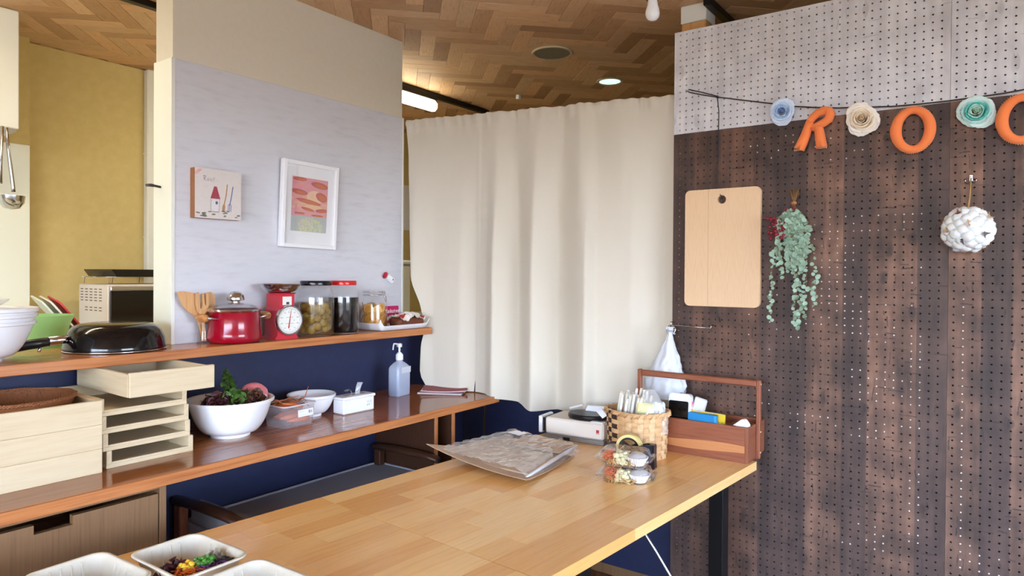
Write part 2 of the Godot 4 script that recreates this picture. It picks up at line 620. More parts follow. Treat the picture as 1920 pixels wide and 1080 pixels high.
# ---------------------------------------------------------------- pegboard
func peg_image(base: Array, dark: Color, sd: int, planks: bool) -> Image:
	var w := 512
	var h := 512 if not planks else 1024
	var n := FastNoiseLite.new()
	n.seed = sd
	n.frequency = 0.02
	n.fractal_octaves = 5
	var long := n.get_image(w, h / 16, false, false, false)
	long.resize(w, h, Image.INTERPOLATE_CUBIC)
	n.seed = sd + 1
	n.frequency = 0.05
	var fine := n.get_image(w, h / 8, false, false, false)
	fine.resize(w, h, Image.INTERPOLATE_CUBIC)
	n.seed = sd + 2
	n.frequency = 0.012
	var blot := n.get_image(w, h, false, false, false)
	var lb := long.get_data()
	var fb := fine.get_data()
	var bb := blot.get_data()
	var step := lb.size() / (w * h)
	var r := RandomNumberGenerator.new()
	r.seed = sd
	var tone := []
	var edge := 0
	var cur: Color = base[0]
	for x in w:
		if x >= edge:
			edge = x + r.randi_range(34, 96)
			cur = base[r.randi() % base.size()]
		tone.append(cur)
	var img := Image.create(w, h, false, Image.FORMAT_RGB8)
	for y in h:
		for x in w:
			var i := (y * w + x) * step
			var a := lb[i] / 255.0
			var b := fb[i] / 255.0
			var g := bb[i] / 255.0
			var k := 0.5 * a + 0.4 * b + 0.6 * g - 0.25
			var c: Color = tone[x]
			img.set_pixel(x, y, dark.lerp(c, clampf(k * 1.25, 0.0, 1.15)))
	# saw marks, cracks and knots of the printed timber
	for k in (420 if planks else 60):
		var p := Vector2(r.randf() * w, r.randf() * h)
		var l := r.randf_range(5, 26)
		var horizontal := r.randf() < (0.45 if planks else 0.8)
		var d := Vector2(l, r.randf_range(-2, 2)) if horizontal else Vector2(r.randf_range(-3, 3), l)
		var q := dark
		q.a = r.randf_range(0.25, 0.75)
		stroke(img, [p, p + d * 0.5 + Vector2(r.randf_range(-1, 1), 0), p + d], r.randf_range(0.5, 1.6), q)
	for k in (24 if planks else 14):
		var q := dark
		q.a = 0.22
		var p := Vector2(r.randf() * w, r.randf() * h)
		for t in 4:
			dab(img, p + Vector2(r.randf_range(-4, 4), r.randf_range(-8, 8)), Vector2(r.randf_range(3, 7), r.randf_range(6, 16)), q)
	return img

func perforated(lo: Vector2, hi: Vector2, at: Vector2, img_span: Vector2, u0: Vector2) -> ArrayMesh:
	# a board from lo to hi in xy, facing +z at PB, with real holes every 25 mm
	var V := PackedVector3Array()
	var N := PackedVector3Array()
	var U := PackedVector2Array()
	var I := PackedInt32Array()
	var P := 0.025
	var R := 0.0031
	var th := 0.0055
	var nx := int((hi.x - lo.x) / P)
	var ny := int((hi.y - lo.y) / P)
	var m := Vector2((hi.x - lo.x - nx * P) * 0.5, (hi.y - lo.y - ny * P) * 0.5)
	var put := func(p: Vector3, n: Vector3) -> int:
		V.append(p)
		N.append(n)
		U.append(Vector2((p.x - u0.x) / img_span.x, (u0.y - p.y) / img_span.y))
		return V.size() - 1
	var rect := func(a: Vector2, b: Vector2) -> void:
		if b.x - a.x < 1e-5 or b.y - a.y < 1e-5: return
		var k := V.size()
		for q in [Vector2(a.x, a.y), Vector2(b.x, a.y), Vector2(b.x, b.y), Vector2(a.x, b.y)]:
			put.call(Vector3(q.x, q.y, PB), Vector3.BACK)
		for q in [0, 2, 1, 0, 3, 2]: I.append(k + q)
	rect.call(lo, Vector2(hi.x, lo.y + m.y))
	rect.call(Vector2(lo.x, hi.y - m.y), hi)
	rect.call(Vector2(lo.x, lo.y + m.y), Vector2(lo.x + m.x, hi.y - m.y))
	rect.call(Vector2(hi.x - m.x, lo.y + m.y), Vector2(hi.x, hi.y - m.y))
	var ring := 8
	for iy in ny:
		for ix in nx:
			var c := lo + m + Vector2((ix + 0.5) * P, (iy + 0.5) * P)
			var k := V.size()
			for q in [Vector2(1, 0), Vector2(1, 1), Vector2(0, 1), Vector2(-1, 1), Vector2(-1, 0), Vector2(-1, -1), Vector2(0, -1), Vector2(1, -1)]:
				put.call(Vector3(c.x + q.x * P * 0.5, c.y + q.y * P * 0.5, PB), Vector3.BACK)
			for e in ring:
				var t := TAU * e / ring
				put.call(Vector3(c.x + R * cos(t), c.y + R * sin(t), PB), Vector3.BACK)
			for e in ring:
				var t := TAU * e / ring
				put.call(Vector3(c.x + R * cos(t), c.y + R * sin(t), PB), Vector3(-cos(t), -sin(t), 0))
			for e in ring:
				var t := TAU * e / ring
				put.call(Vector3(c.x + R * cos(t), c.y + R * sin(t), PB - th), Vector3(-cos(t), -sin(t), 0))
			for e in ring:
				var f := (e + 1) % ring
				for q in [k + e, k + 8 + f, k + f, k + e, k + 8 + e, k + 8 + f]: I.append(q)
				for q in [k + 16 + e, k + 24 + f, k + 16 + f, k + 16 + e, k + 24 + e, k + 24 + f]: I.append(q)
	# the four edges
	for q in [[Vector2(lo.x, lo.y), Vector2(lo.x, hi.y), Vector3.LEFT], [Vector2(hi.x, hi.y), Vector2(hi.x, lo.y), Vector3.RIGHT], [Vector2(lo.x, hi.y), Vector2(hi.x, hi.y), Vector3.UP], [Vector2(hi.x, lo.y), Vector2(lo.x, lo.y), Vector3.DOWN]]:
		var k := V.size()
		for e in [[q[0], 0.0], [q[1], 0.0], [q[1], th], [q[0], th]]:
			put.call(Vector3(e[0].x, e[0].y, PB - e[1]), q[2])
		for e in [0, 1, 2, 0, 2, 3]: I.append(k + e)
	var arr := []
	arr.resize(Mesh.ARRAY_MAX)
	arr[Mesh.ARRAY_VERTEX] = V
	arr[Mesh.ARRAY_NORMAL] = N
	arr[Mesh.ARRAY_TEX_UV] = U
	arr[Mesh.ARRAY_INDEX] = I
	var out := ArrayMesh.new()
	out.add_surface_from_arrays(Mesh.PRIMITIVE_TRIANGLES, arr)
	return out

func pegboard() -> void:
	var o := struct("wall_pegboard", "tall pegboard partition, dark brown timber print below and pale grey above")
	var brown := peg_image([c8(114, 80, 63), c8(133, 96, 76), c8(98, 70, 56), c8(120, 84, 66), c8(147, 110, 90), c8(90, 66, 57)], c8(36, 23, 19), 31, true)
	var white := peg_image([c8(222, 222, 226), c8(229, 229, 233), c8(216, 215, 219), c8(225, 223, 225)], c8(176, 174, 179), 41, false)
	var bm := picture("brown_pegboard", brown, 0.6)
	bm.texture_repeat = true
	var wm := picture("pale_pegboard", white, 0.55)
	wm.texture_repeat = true
	var xs := [[-1.061, -0.1365], [-0.1355, 0.795]]
	for k in 2:
		var a: float = xs[k][0]
		var b: float = xs[k][1]
		inst("brown_board", perforated(Vector2(a, 0.098), Vector2(b, 1.9225), Vector2.ZERO, Vector2(0.93, 1.83), Vector2(a + k * 0.4, 1.9225)), bm, o)
		inst("pale_board", perforated(Vector2(a, 1.9235), Vector2(b, 2.326), Vector2.ZERO, Vector2(0.93, 0.93), Vector2(a, 2.326 + k * 0.45)), wm, o)
	slab("back_board", Vector3(-1.059, 0.1, PB - 0.066), Vector3(0.79, 2.322, PB - 0.060), M.hardboard, o)
	for x in [-1.059, -0.148, 0.766]:
		slab("stud", Vector3(x, 0.1, PB - 0.060), Vector3(x + 0.024, 2.300, PB - 0.0057), M.post_wood, o, 0.0, 1)
	slab("top_rail", Vector3(-1.059, 2.300, PB - 0.060), Vector3(0.79, 2.322, PB - 0.0057), M.post_wood, o)
	slab("foot_rail", Vector3(-1.059, 0.0, PB - 0.03), Vector3(0.79, 0.098, PB - 0.004), M.dark_wood, o)
	# pale discs painted in for the brightness seen through some holes
	var st := st0()
	var spots := [[-0.572, -0.41, 1.173, 1.583, 0.8], [-0.412, -0.196, 1.503, 1.585, 0.6], [-0.692, -0.563, 1.131, 1.285, 0.2], [-0.476, -0.368, 1.169, 1.318, 0.75], [-0.368, -0.191, 1.135, 1.4, 0.1], [-0.415, -0.195, 0.938, 1.071, 0.5], [-0.632, -0.473, 0.81, 0.889, 0.5], [-0.472, -0.201, 0.817, 0.88, 0.35], [-0.237, -0.195, 0.477, 1.191, 0.7], [-0.105, -0.083, 0.439, 1.299, 1.0], [-0.096, 0.04, 0.439, 0.547, 0.5], [-0.775, -0.482, 1.784, 1.88, 0.25], [-0.499, -0.318, 1.764, 1.846, 0.25], [-0.458, -0.305, 0.437, 0.528, 0.35], [-0.768, -0.635, 0.812, 1.322, 0.06], [-0.044, 0.056, 0.58, 1.072, 0.05]]
	var r := RandomNumberGenerator.new()
	r.seed = 5
	for k in 2:
		var a: float = xs[k][0]
		var b: float = xs[k][1]
		var nx := int((b - a) / 0.025)
		var ny := int((1.9225 - 0.098) / 0.025)
		var m := Vector2((b - a - nx * 0.025) * 0.5, (1.8245 - ny * 0.025) * 0.5)
		for iy in ny:
			for ix in nx:
				var p := Vector3(a + m.x + (ix + 0.5) * 0.025, 0.098 + m.y + (iy + 0.5) * 0.025, PB)
				var chance := 0.0
				for s in spots:
					if p.x > s[0] and p.x < s[1] and p.y > s[2] and p.y < s[3]:
						chance = maxf(chance, s[4])
				if r.randf() < chance:
					lathe(st, [Vector2(0.0026, -0.004), Vector2(0.0026, 0.0002), Vector2(0.0018, 0.0009), Vector2(0, 0.001)], 6, p, Vector2.ONE, Basis(Vector3.RIGHT, PI * 0.5))
	stuff(obj("bright_hole_dots", st, mat("bright_dot", c8(222, 205, 192), 0.6), o))

# ---------------------------------------------------------------- fixed furniture
func counters() -> void:
	var sh := thing("upper_shelf", "glossy brown wooden shelf board running along the top of navy half wall", "shelf")
	slab("board", Vector3(-2.47, 1.089, -2.335), Vector3(-2.12, S, 0.6), M.shelf_wood, sh, 0.002, 2)
	var c := thing("counter_top", "long glossy brown counter board below the upper shelf", "counter")
	slab("board", Vector3(W, 0.80, -2.42), Vector3(-1.80, CT, 0.6), M.counter_wood, c, 0.002, 2)
	slab("front_edge", Vector3(-1.80, 0.80, -2.42), Vector3(-1.797, CT - 0.001, 0.6), M.shelf_wood, c, 0.001, 2)
	for k in 2:
		var z: float = [-2.042, -2.147][k]
		var sp := thing("support_panel", ["upright wooden panel carrying the counter, nearer the bench", "upright wooden panel carrying the counter, nearer the curtain"][k], "panel")
		slab("board", Vector3(-2.17, 0.0, z - 0.009), Vector3(-1.832, 0.80, z + 0.009), M.dark_wood, sp, 0.001, 1)
		slab("edge_strip", Vector3(-1.832, 0.0, z - 0.0095), Vector3(-1.828, 0.80, z + 0.0095), M.shelf_wood, sp, 0.001, 1)
	var d := thing("drawer_cabinet", "brown wooden drawer cabinet under the counter with a notched pull", "cabinet")
	slab("side_panel", Vector3(-2.17, 0.05, -0.955), Vector3(-1.828, 0.80, -0.937), M.drawer_wood, d, 0.001, 1)
	slab("side_panel", Vector3(-2.17, 0.05, 0.30), Vector3(-1.828, 0.80, 0.318), M.drawer_wood, d, 0.001, 1)
	slab("back_panel", Vector3(-2.17, 0.05, -0.937), Vector3(-2.16, 0.80, 0.30), M.drawer_wood, d)
	slab("base_panel", Vector3(-2.17, 0.05, -0.937), Vector3(-1.84, 0.07, 0.30), M.drawer_wood, d)
	slab("top_rail", Vector3(-1.85, 0.786, -0.937), Vector3(-1.829, 0.80, 0.30), M.drawer_wood, d, 0.001, 2)
	# drawer fronts with a step cut for the hand; outline in (z, y)
	for k in 2:
		var z1: float = -0.934 + k * 0.618
		var st := st0()
		grain = 1
		var y := 0.773
		var out := PackedVector2Array([Vector2(z1, 0.09), Vector2(z1 + 0.612, 0.09), Vector2(z1 + 0.612, y), Vector2(z1 + 0.29, y), Vector2(z1 + 0.29, y - 0.022), Vector2(z1 + 0.207, y - 0.022), Vector2(z1 + 0.207, y), Vector2(z1, y)])
		prism(st, out, -1.848, -1.830, Basis(Vector3(0, 0, 1), Vector3(0, 1, 0), Vector3(1, 0, 0)))
		var f := obj("drawer", st, M.drawer_wood, d)
		slab("drawer_box", Vector3(-2.13, 0.12, z1 + 0.02), Vector3(-1.85, 0.68, z1 + 0.59), M.drawer_wood, f)

func tables() -> void:
	var yaw := deg_to_rad(-4.5)
	for k in 2:
		var t := thing("work_table", ["pale butcher-block table carrying the printer and paper bags", "pale butcher-block table carrying the three food trays"][k], "table", Vector3(-1.588, 0, -1.275), yaw, "butcher-block tables pushed end to end")
		var z0 := -1.22 if k == 0 else 0.0015
		var z1 := -0.0015 if k == 0 else 1.22
		var top := Node3D.new()
		top.name = "table_top"
		t.add_child(top, true)
		slab("core", Vector3(0.001, T - 0.029, z0 + 0.001), Vector3(0.809, T - 0.004, z1 - 0.001), M.beech, top, 0.002, 2)
		var r := RandomNumberGenerator.new()
		r.seed = 50 + k
		var rows := 11
		var wd := 0.81 / rows
		for i in rows:
			var z := z0
			var first := true
			while z < z1 - 0.02:
				var l := r.randf_range(0.22, 0.52)
				if first: l *= r.randf_range(0.4, 1.0)
				first = false
				var ze := minf(z + l, z1)
				if z1 - ze < 0.1: ze = z1
				slab("stave", Vector3(i * wd + 0.00015, T - 0.03, z + 0.00015), Vector3((i + 1) * wd - 0.00015, T, ze - 0.00015), M["beech_%d" % (r.randi() % 7)], top, 0.0003, 2)
				z = ze
		var zl := [-1.10, -0.25] if k == 0 else [0.25, 1.10]
		for zz in zl:
			for x in [0.06, 0.70]:
				slab("leg", Vector3(x, 0.0, zz - 0.025), Vector3(x + 0.05, T - 0.03, zz + 0.025), M.black_metal, t, 0.002)
			slab("cross_bar", Vector3(0.11, T - 0.07, zz - 0.02), Vector3(0.70, T - 0.03, zz + 0.02), M.black_metal, t)
	# thin chrome brace reaching down from below the table edge
	var w := thing("chrome_stand", "thin shiny chrome rod stand leaning under the table edge by pegboard", "stand")
	rod("rod", [Vector3(-0.90, 0.685, -1.85), Vector3(-0.815, 0.56, -1.87), Vector3(-0.60, 0.22, -1.92), Vector3(-0.51, 0.012, -1.94)], 0.0042, M.brushed, w)
	rod("foot", [Vector3(-0.60, 0.008, -1.94), Vector3(-0.46, 0.008, -1.94)], 0.007, M.black_plastic, w)

func bench() -> void:
	var b := thing("bench_sofa", "charcoal upholstered bench with dark wooden arms tucked under the counter", "bench")
	mottled("charcoal_cloth", [c8(158, 158, 165), c8(174, 174, 181)], 0.95, 40.0, 61, 0.05)
	var st := st0()
	var seat := rrect(0.86, 0.50, 0.05, 6)
	prism(st, seat, 0.43, 0.562, Basis(Vector3(0, 0, 1), Vector3(1, 0, 0), Vector3(0, 1, 0)), Vector3(-1.90, 0, -1.60), true)
	obj("seat_cushion", st, M.charcoal_cloth, b)
	st = st0()
	tube(st, ring_path(rrect(0.855, 0.495, 0.05, 6), Vector3(-1.90, 0.562, -1.60)), 0.006, 6, true)
	obj("piping", st, M.charcoal_cloth, b)
	slab("frame_rail", Vector3(-2.14, 0.36, -2.01), Vector3(-1.66, 0.43, -1.18), M.dark_wood, b, 0.004, 2)
	for z in [-1.155, -2.010]:
		var s := st0()
		grain = 0
		tube(s, [Vector3(-2.15, 0.635, z), Vector3(-2.0, 0.642, z), Vector3(-1.86, 0.642, z), Vector3(-1.79, 0.634, z)], [0.018, 0.019, 0.019, 0.016], 10, false, Vector2(0.8, 1.1))
		var a := obj("armrest", s, M.dark_wood, b)
		if z > -2.0:
			slab("arm_end", Vector3(-1.792, 0.622, z - 0.013), Vector3(-1.786, 0.648, z + 0.013), M.cherry, a, 0.002)
		for x in [-2.12, -1.72]:
			slab("leg", Vector3(x - 0.018, 0.0, z - 0.015), Vector3(x + 0.018, 0.625 if x < -2.0 else 0.44, z + 0.015), M.cherry if z > -2.0 else M.dark_wood, b, 0.003, 1)
	st = st0()
	box(st, Vector3(-1.95, 0.580, -1.205), Vector3(0.34, 0.10, 0.055), 0.02)
	obj("side_bolster", st, M.charcoal_cloth, b)

func ring_path(p: PackedVector2Array, c: Vector3) -> Array:
	var out := []
	for q in p:
		out.append(c + Vector3(q.y, 0, q.x))
	return out

# ---------------------------------------------------------------- curtain
func curve(keys: Array, s: float) -> float:
	for i in keys.size() - 1:
		if s <= keys[i + 1][0]:
			var t: float = (s - keys[i][0]) / maxf(1e-6, keys[i + 1][0] - keys[i][0])
			var e := t * t * (3.0 - 2.0 * t)
			return lerpf(keys[i][1], keys[i + 1][1], lerpf(t, e, 0.55))
	return keys[-1][1]

func curtain() -> void:
	var c := thing("curtain", "cream cotton curtain gathered on a rod between wall and pegboard", "curtain")
	var A := Vector3(-2.296, 0, -2.335)
	var B := Vector3(-1.062, 0, -2.600)
	var d := (B - A).normalized()
	var nrm := Vector3(-d.z, 0, d.x)
	if nrm.z < 0: nrm = -nrm
	var len := A.distance_to(B)
	var top := 2.088
	var left := [[0.80, 0.15], [0.85, 0.10], [0.90, 0.082], [1.03, 0.085], [1.12, 0.10], [1.20, 0.085], [1.35, 0.045], [1.6, 0.03], [1.9, 0.016], [2.08, 0.004]]
	var folds := [[0.0, 0.004], [0.05, 0.018], [0.13, 0.006], [0.24, 0.010], [0.30, 0.0], [0.34, 0.008], [0.385, 0.028], [0.455, -0.012], [0.53, 0.026], [0.60, -0.016], [0.72, 0.030], [0.75, 0.010], [0.86, 0.006], [0.96, -0.02], [1.0, -0.004]]
	var folds_top := [[0.0, 0.0], [0.12, 0.006], [0.2, -0.002], [0.30, 0.0], [0.38, 0.006], [0.44, -0.006], [0.53, 0.008], [0.62, -0.008], [0.69, 0.012], [0.74, -0.004], [0.83, 0.008], [0.92, -0.004], [1.0, 0.0]]
	var n := FastNoiseLite.new()
	n.seed = 3
	n.frequency = 3.0
	var cloth := mottled("curtain_cloth", [c8(208, 199, 182), c8(215, 207, 191)], 0.95, 30.0, 71, 0.06)
	cloth.backlight_enabled = true
	cloth.backlight = Color(0.30, 0.28, 0.22)
	cloth.rim_enabled = true
	cloth.rim = 0.2
	var point := func(s: float, y: float) -> Vector3:
		var k := clampf((top - 0.04 - y) / 0.7, 0.0, 1.0)
		k = k * k * (3.0 - 2.0 * k)
		var w := lerpf(curve(folds_top, s) * 1.5, curve(folds, s) * 2.3, k)
		var near_rod := clampf(1.0 - (top - y) / 0.11, 0.0, 1.0)
		w += near_rod * near_rod * 0.0075 * sin(s * 150.0 + 4.0 * n.get_noise_2d(s * 3.0, 0.0))
		w += 0.006 * n.get_noise_2d(s * 1.2, y * 0.35)
		# pressed creases left from folding
		w += 0.0022 * exp(-pow((y - 1.625) / 0.012, 2.0)) + 0.0022 * exp(-pow((y - 1.365) / 0.012, 2.0))
		w += 0.0025 * exp(-pow((y - 1.36) / 0.05, 2.0)) * exp(-pow((s - 0.43) / 0.02, 2.0))
		if y > top - 0.035:
			w += 0.008 * sin(PI * clampf((top - y) / 0.035, 0.0, 1.0))
		return A + d * (s * len) + nrm * w + Vector3(0, y, 0)
	var hem := func(s: float) -> float:
		return 0.846 - 0.012 * smoothstep(0.05, 0.3, s) - 0.055 * smoothstep(0.32, 0.55, s)
	for k in 2:
		var f := func(u: float, v: float) -> Vector3:
			var s0 := 0.0
			var s1 := 1.0
			var vv := pow(v, 0.85)
			var um := lerpf(0.0, 0.306, u) if k == 0 else lerpf(0.300, 1.0, u)
			var y := lerpf(hem.call(um), top, vv)
			if k == 0:
				s0 = curve(left, y)
				um = lerpf(s0, 0.306 - 0.012 * (1.0 - smoothstep(0.84, 0.95, y)), u)
			return point.call(um, y) + (nrm * 0.003 if k == 1 and u < 0.02 else Vector3.ZERO)
		var st := st0()
		sheet(st, 50 if k == 0 else 130, 60, f, 0.0012)
		obj("panel", st, cloth, c)
	rod("rod", [A + Vector3(0, top - 0.018, 0) - nrm * 0.026, B + Vector3(0, top - 0.018, 0) - nrm * 0.026], 0.007, M.white_plastic, c)

# ---------------------------------------------------------------- kitchen seen through the opening
func kitchen() -> void:
	var k := thing("kitchen_counter", "pale kitchen worktop just behind the upper shelf", "counter")
	slab("worktop", Vector3(-3.0, 1.06, -2.2), Vector3(-2.475, 1.09, 0.6), M.cream_panel, k, 0.003)
	slab("cabinet", Vector3(-2.98, 0.0, -2.2), Vector3(-2.475, 1.06, 0.6), M.white_paint, k)
	var r := thing("rear_cabinet", "low kitchen cabinet against the yellow wall under the oven", "cabinet")
	slab("top", Vector3(-3.685, 1.03, -2.4), Vector3(-3.15, 1.06, 0.6), M.cream_panel, r, 0.003)
	slab("body", Vector3(-3.685, 0.0, -2.38), Vector3(-3.17, 1.03, 0.6), M.white_paint, r)
	# toaster oven; its door faces the room
	var o := thing("toaster_oven", "white toaster oven with a black glass door and vent slots", "oven", Vector3(-3.35, 1.06, -1.475))
	var ow := mat("oven_white", c8(222, 212, 200), 0.4)
	slab("body", Vector3(-0.30, 0.015, -0.44), Vector3(0.0, 0.245, 0.0), ow, o, 0.004)
	slab("door", Vector3(0.0, 0.03, -0.43), Vector3(0.012, 0.215, -0.008), M.enamel_black, o, 0.002)
	slab("door_rail", Vector3(0.001, 0.217, -0.43), Vector3(0.014, 0.236, -0.008), M.brushed, o, 0.003)
	var st := st0()
	for i in 5:
		for j in 8:
			if i == 0 and j > 4: continue
			if j in [5]: continue
			box(st, Vector3(-0.265 + i * 0.048, 0.222 - j * 0.0135 - (0.006 if j > 4 else 0.0), 0.0004), Vector3(0.026, 0.0042, 0.0012), 0.0)
	stuff(obj("vent_slot_shade", st, mat("slot_shade", c8(96, 86, 78), 0.7), o))  # brown bars put the shade inside the recessed slots into colour
	for x in [-0.28, -0.03]:
		slab("foot", Vector3(x, 0, -0.03), Vector3(x + 0.02, 0.016, -0.01), M.black_plastic, o)
	var rk := thing("wire_rack", "thin wire rack lying on top of the toaster oven", "rack", Vector3(-3.35, 1.305, -1.475))
	for z in [-0.01, -0.14, -0.27, -0.40]:
		rod("wire", [Vector3(-0.27, 0.002, z), Vector3(-0.27, 0.035, z - 0.005), Vector3(-0.02, 0.035, z - 0.005), Vector3(-0.02, 0.002, z)], 0.0018, M.brushed, rk, 5)
	for x in [-0.27, -0.15, -0.02]:
		rod("wire", [Vector3(x, 0.035, 0.0), Vector3(x, 0.035, -0.42)], 0.0018, M.brushed, rk, 5)
	var bt := thing("baking_tray", "black baking tray resting on the wire rack", "tray", Vector3(-3.35, 1.342, -1.475))
	st = st0()
	prism(st, PackedVector2Array([Vector2(-0.45, 0.034), Vector2(-0.018, 0.034), Vector2(-0.02, 0.028), Vector2(-0.040, 0.0), Vector2(-0.42, 0.0), Vector2(-0.445, 0.026)]), -0.29, 0.0, Basis(Vector3(0, 0, 1), Vector3(0, 1, 0), Vector3(1, 0, 0)))
	obj("pan", st, M.enamel_black, bt)
	# vertical pipe cover and its bracket
	var p := struct("trim_2", "narrow white vertical pipe cover on the yellow kitchen wall", "pipe")
	slab("cover", Vector3(-3.78, 1.0, -1.885), Vector3(-3.735, CE, -1.845), M.white_paint, p, 0.006)
	slab("cover", Vector3(-3.78, 1.0, -1.925), Vector3(-3.745, CE, -1.90), M.yellow_wall, p, 0.006)
	for y in [1.55, 2.0]:
		slab("bracket", Vector3(-3.78, y, -1.888), Vector3(-3.732, y + 0.006, -1.842), M.cream_panel, p)
	# range hood box, ladle and tongs under it
	var h := thing("range_hood", "white range hood box at the left edge above the kitchen", "hood", Vector3(-3.35, 1.947, -1.126))
	slab("box", Vector3(-0.30, 0.012, 0.0), Vector3(0.0, 0.505, 0.9), M.white_paint, h, 0.004)
	slab("underside", Vector3(-0.29, 0.0, 0.008), Vector3(-0.008, 0.012, 0.89), M.brushed, h)
	var l := thing("ladle", "shiny steel ladle hanging below the range hood", "ladle", Vector3(-3.30, 1.66, -1.075))
	rod("handle", [Vector3(0, 0.29, 0.012), Vector3(0, 0.2, 0.004), Vector3(0.0, 0.05, -0.012), Vector3(0, 0.03, -0.014)], [0.006, 0.007, 0.008, 0.008], M.steel, l)
	turned("bowl", [Vector2(0.0, -0.045), Vector2(0.028, -0.038), Vector2(0.044, -0.015), Vector2(0.047, 0.012), Vector2(0.044, 0.012), Vector2(0.040, -0.013), Vector2(0.026, -0.034), Vector2(0.0, -0.04)], M.steel, l, Vector3(0.02, 0.0, 0.0), 24)
	var tg := thing("steel_tongs", "slim steel tongs hanging beside the ladle", "tongs", Vector3(-3.30, 1.70, -1.045))
	rod("arm", [Vector3(0, 0.25, 0), Vector3(0, 0.02, 0.0)], 0.006, M.steel, tg)
	rod("arm", [Vector3(0.015, 0.25, 0), Vector3(0.03, 0.02, 0.012)], 0.006, M.steel, tg)
	# green bowl and leaning chopping mats
	var gb := thing("green_bowl", "pale green plastic mixing bowl behind the frying pan handle", "bowl", Vector3(-2.74, 1.09, -0.985))
	turned("bowl", [Vector2(0, 0), Vector2(0.065, 0), Vector2(0.07, 0.01), Vector2(0.088, 0.09), Vector2(0.100, 0.116), Vector2(0.102, 0.122), Vector2(0.098, 0.122), Vector2(0.084, 0.09), Vector2(0.066, 0.012), Vector2(0, 0.008)], mat("green_plastic", c8(142, 184, 112), 0.45), gb, Vector3.ZERO, 40)
	var cols := [c8(206, 210, 190), c8(214, 214, 200), c8(196, 36, 44)]
	var lbl := ["pale green chopping board leaning in the kitchen rack", "off-white chopping board leaning between green and red boards", "thin red chopping board leaning at the oven side"]
	for i in 3:
		var cb := thing("chopping_board", lbl[i], "chopping board", Vector3(-3.02, 1.092, -1.20 - i * 0.028), PI * 0.5)
		st = st0()
		var tilt := Basis(Vector3.BACK, deg_to_rad(38.0)) * Basis(Vector3.UP, deg_to_rad(80.0))
		prism(st, rrect(0.20, 0.21 - 0.004 * i, 0.02), -0.003, 0.003, tilt, tilt * Vector3(0, 0.105, 0) + Vector3(0, 0.003, 0), true)
		obj("board", st, mat("board_%d" % i, cols[i], 0.5), cb)
	var fr := thing("white_container", "tall white kitchen container seen in the gap beside the curtain", "container", Vector3(-3.28, 1.06, -3.05))
	slab("box", Vector3(-0.15, 0, -0.22), Vector3(0.12, 0.36, 0.22), M.cream_panel, fr, 0.01)
	slab("lid", Vector3(-0.155, 0.36, -0.225), Vector3(0.125, 0.39, 0.225), M.white_plastic, fr, 0.008)
	var dc := thing("added_low_cabinet", "added low cabinet, navy doors standing in for the shade under the curtain hem", "cabinet", Vector3(0, 0, -2.78))  # added to darken the gap; its navy doors stand in for shade
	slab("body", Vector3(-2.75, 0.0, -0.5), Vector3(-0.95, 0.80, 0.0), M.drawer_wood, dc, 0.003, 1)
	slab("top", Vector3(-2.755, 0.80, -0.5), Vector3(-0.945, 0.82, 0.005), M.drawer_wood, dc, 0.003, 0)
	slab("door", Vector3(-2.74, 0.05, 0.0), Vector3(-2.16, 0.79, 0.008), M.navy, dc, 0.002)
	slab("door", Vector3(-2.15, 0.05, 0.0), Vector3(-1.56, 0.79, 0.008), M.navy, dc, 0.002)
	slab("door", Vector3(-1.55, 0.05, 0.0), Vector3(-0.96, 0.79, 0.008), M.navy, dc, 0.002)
	var sb := thing("kitchen_sideboard", "kitchen worktop far behind the curtain gap", "cabinet")
	slab("body", Vector3(-3.775, 0, -4.4), Vector3(-3.1, 1.06, -2.45), M.white_paint, sb)
	var nt := thing("notice_paper", "white paper notice on the kitchen wall in the curtain gap", "notice")
	slab("sheet", Vector3(-3.78, 1.70, -4.05), Vector3(-3.777, 2.05, -3.55), M.paper_white, nt)
	var hk := thing("black_coat_hook", "small black hook screwed to the pale wall end", "hook", Vector3(-2.385, 1.664, -1.214))
	rod("peg", [Vector3(-0.018, 0.002, 0.03), Vector3(0.012, 0, 0.03), Vector3(0.022, -0.002, 0.026)], [0.005, 0.0055, 0.005], M.black_plastic, hk)
	rod("stem", [Vector3(0.015, 0, 0.027), Vector3(0.018, -0.004, 0.0)], 0.004, M.black_plastic, hk)

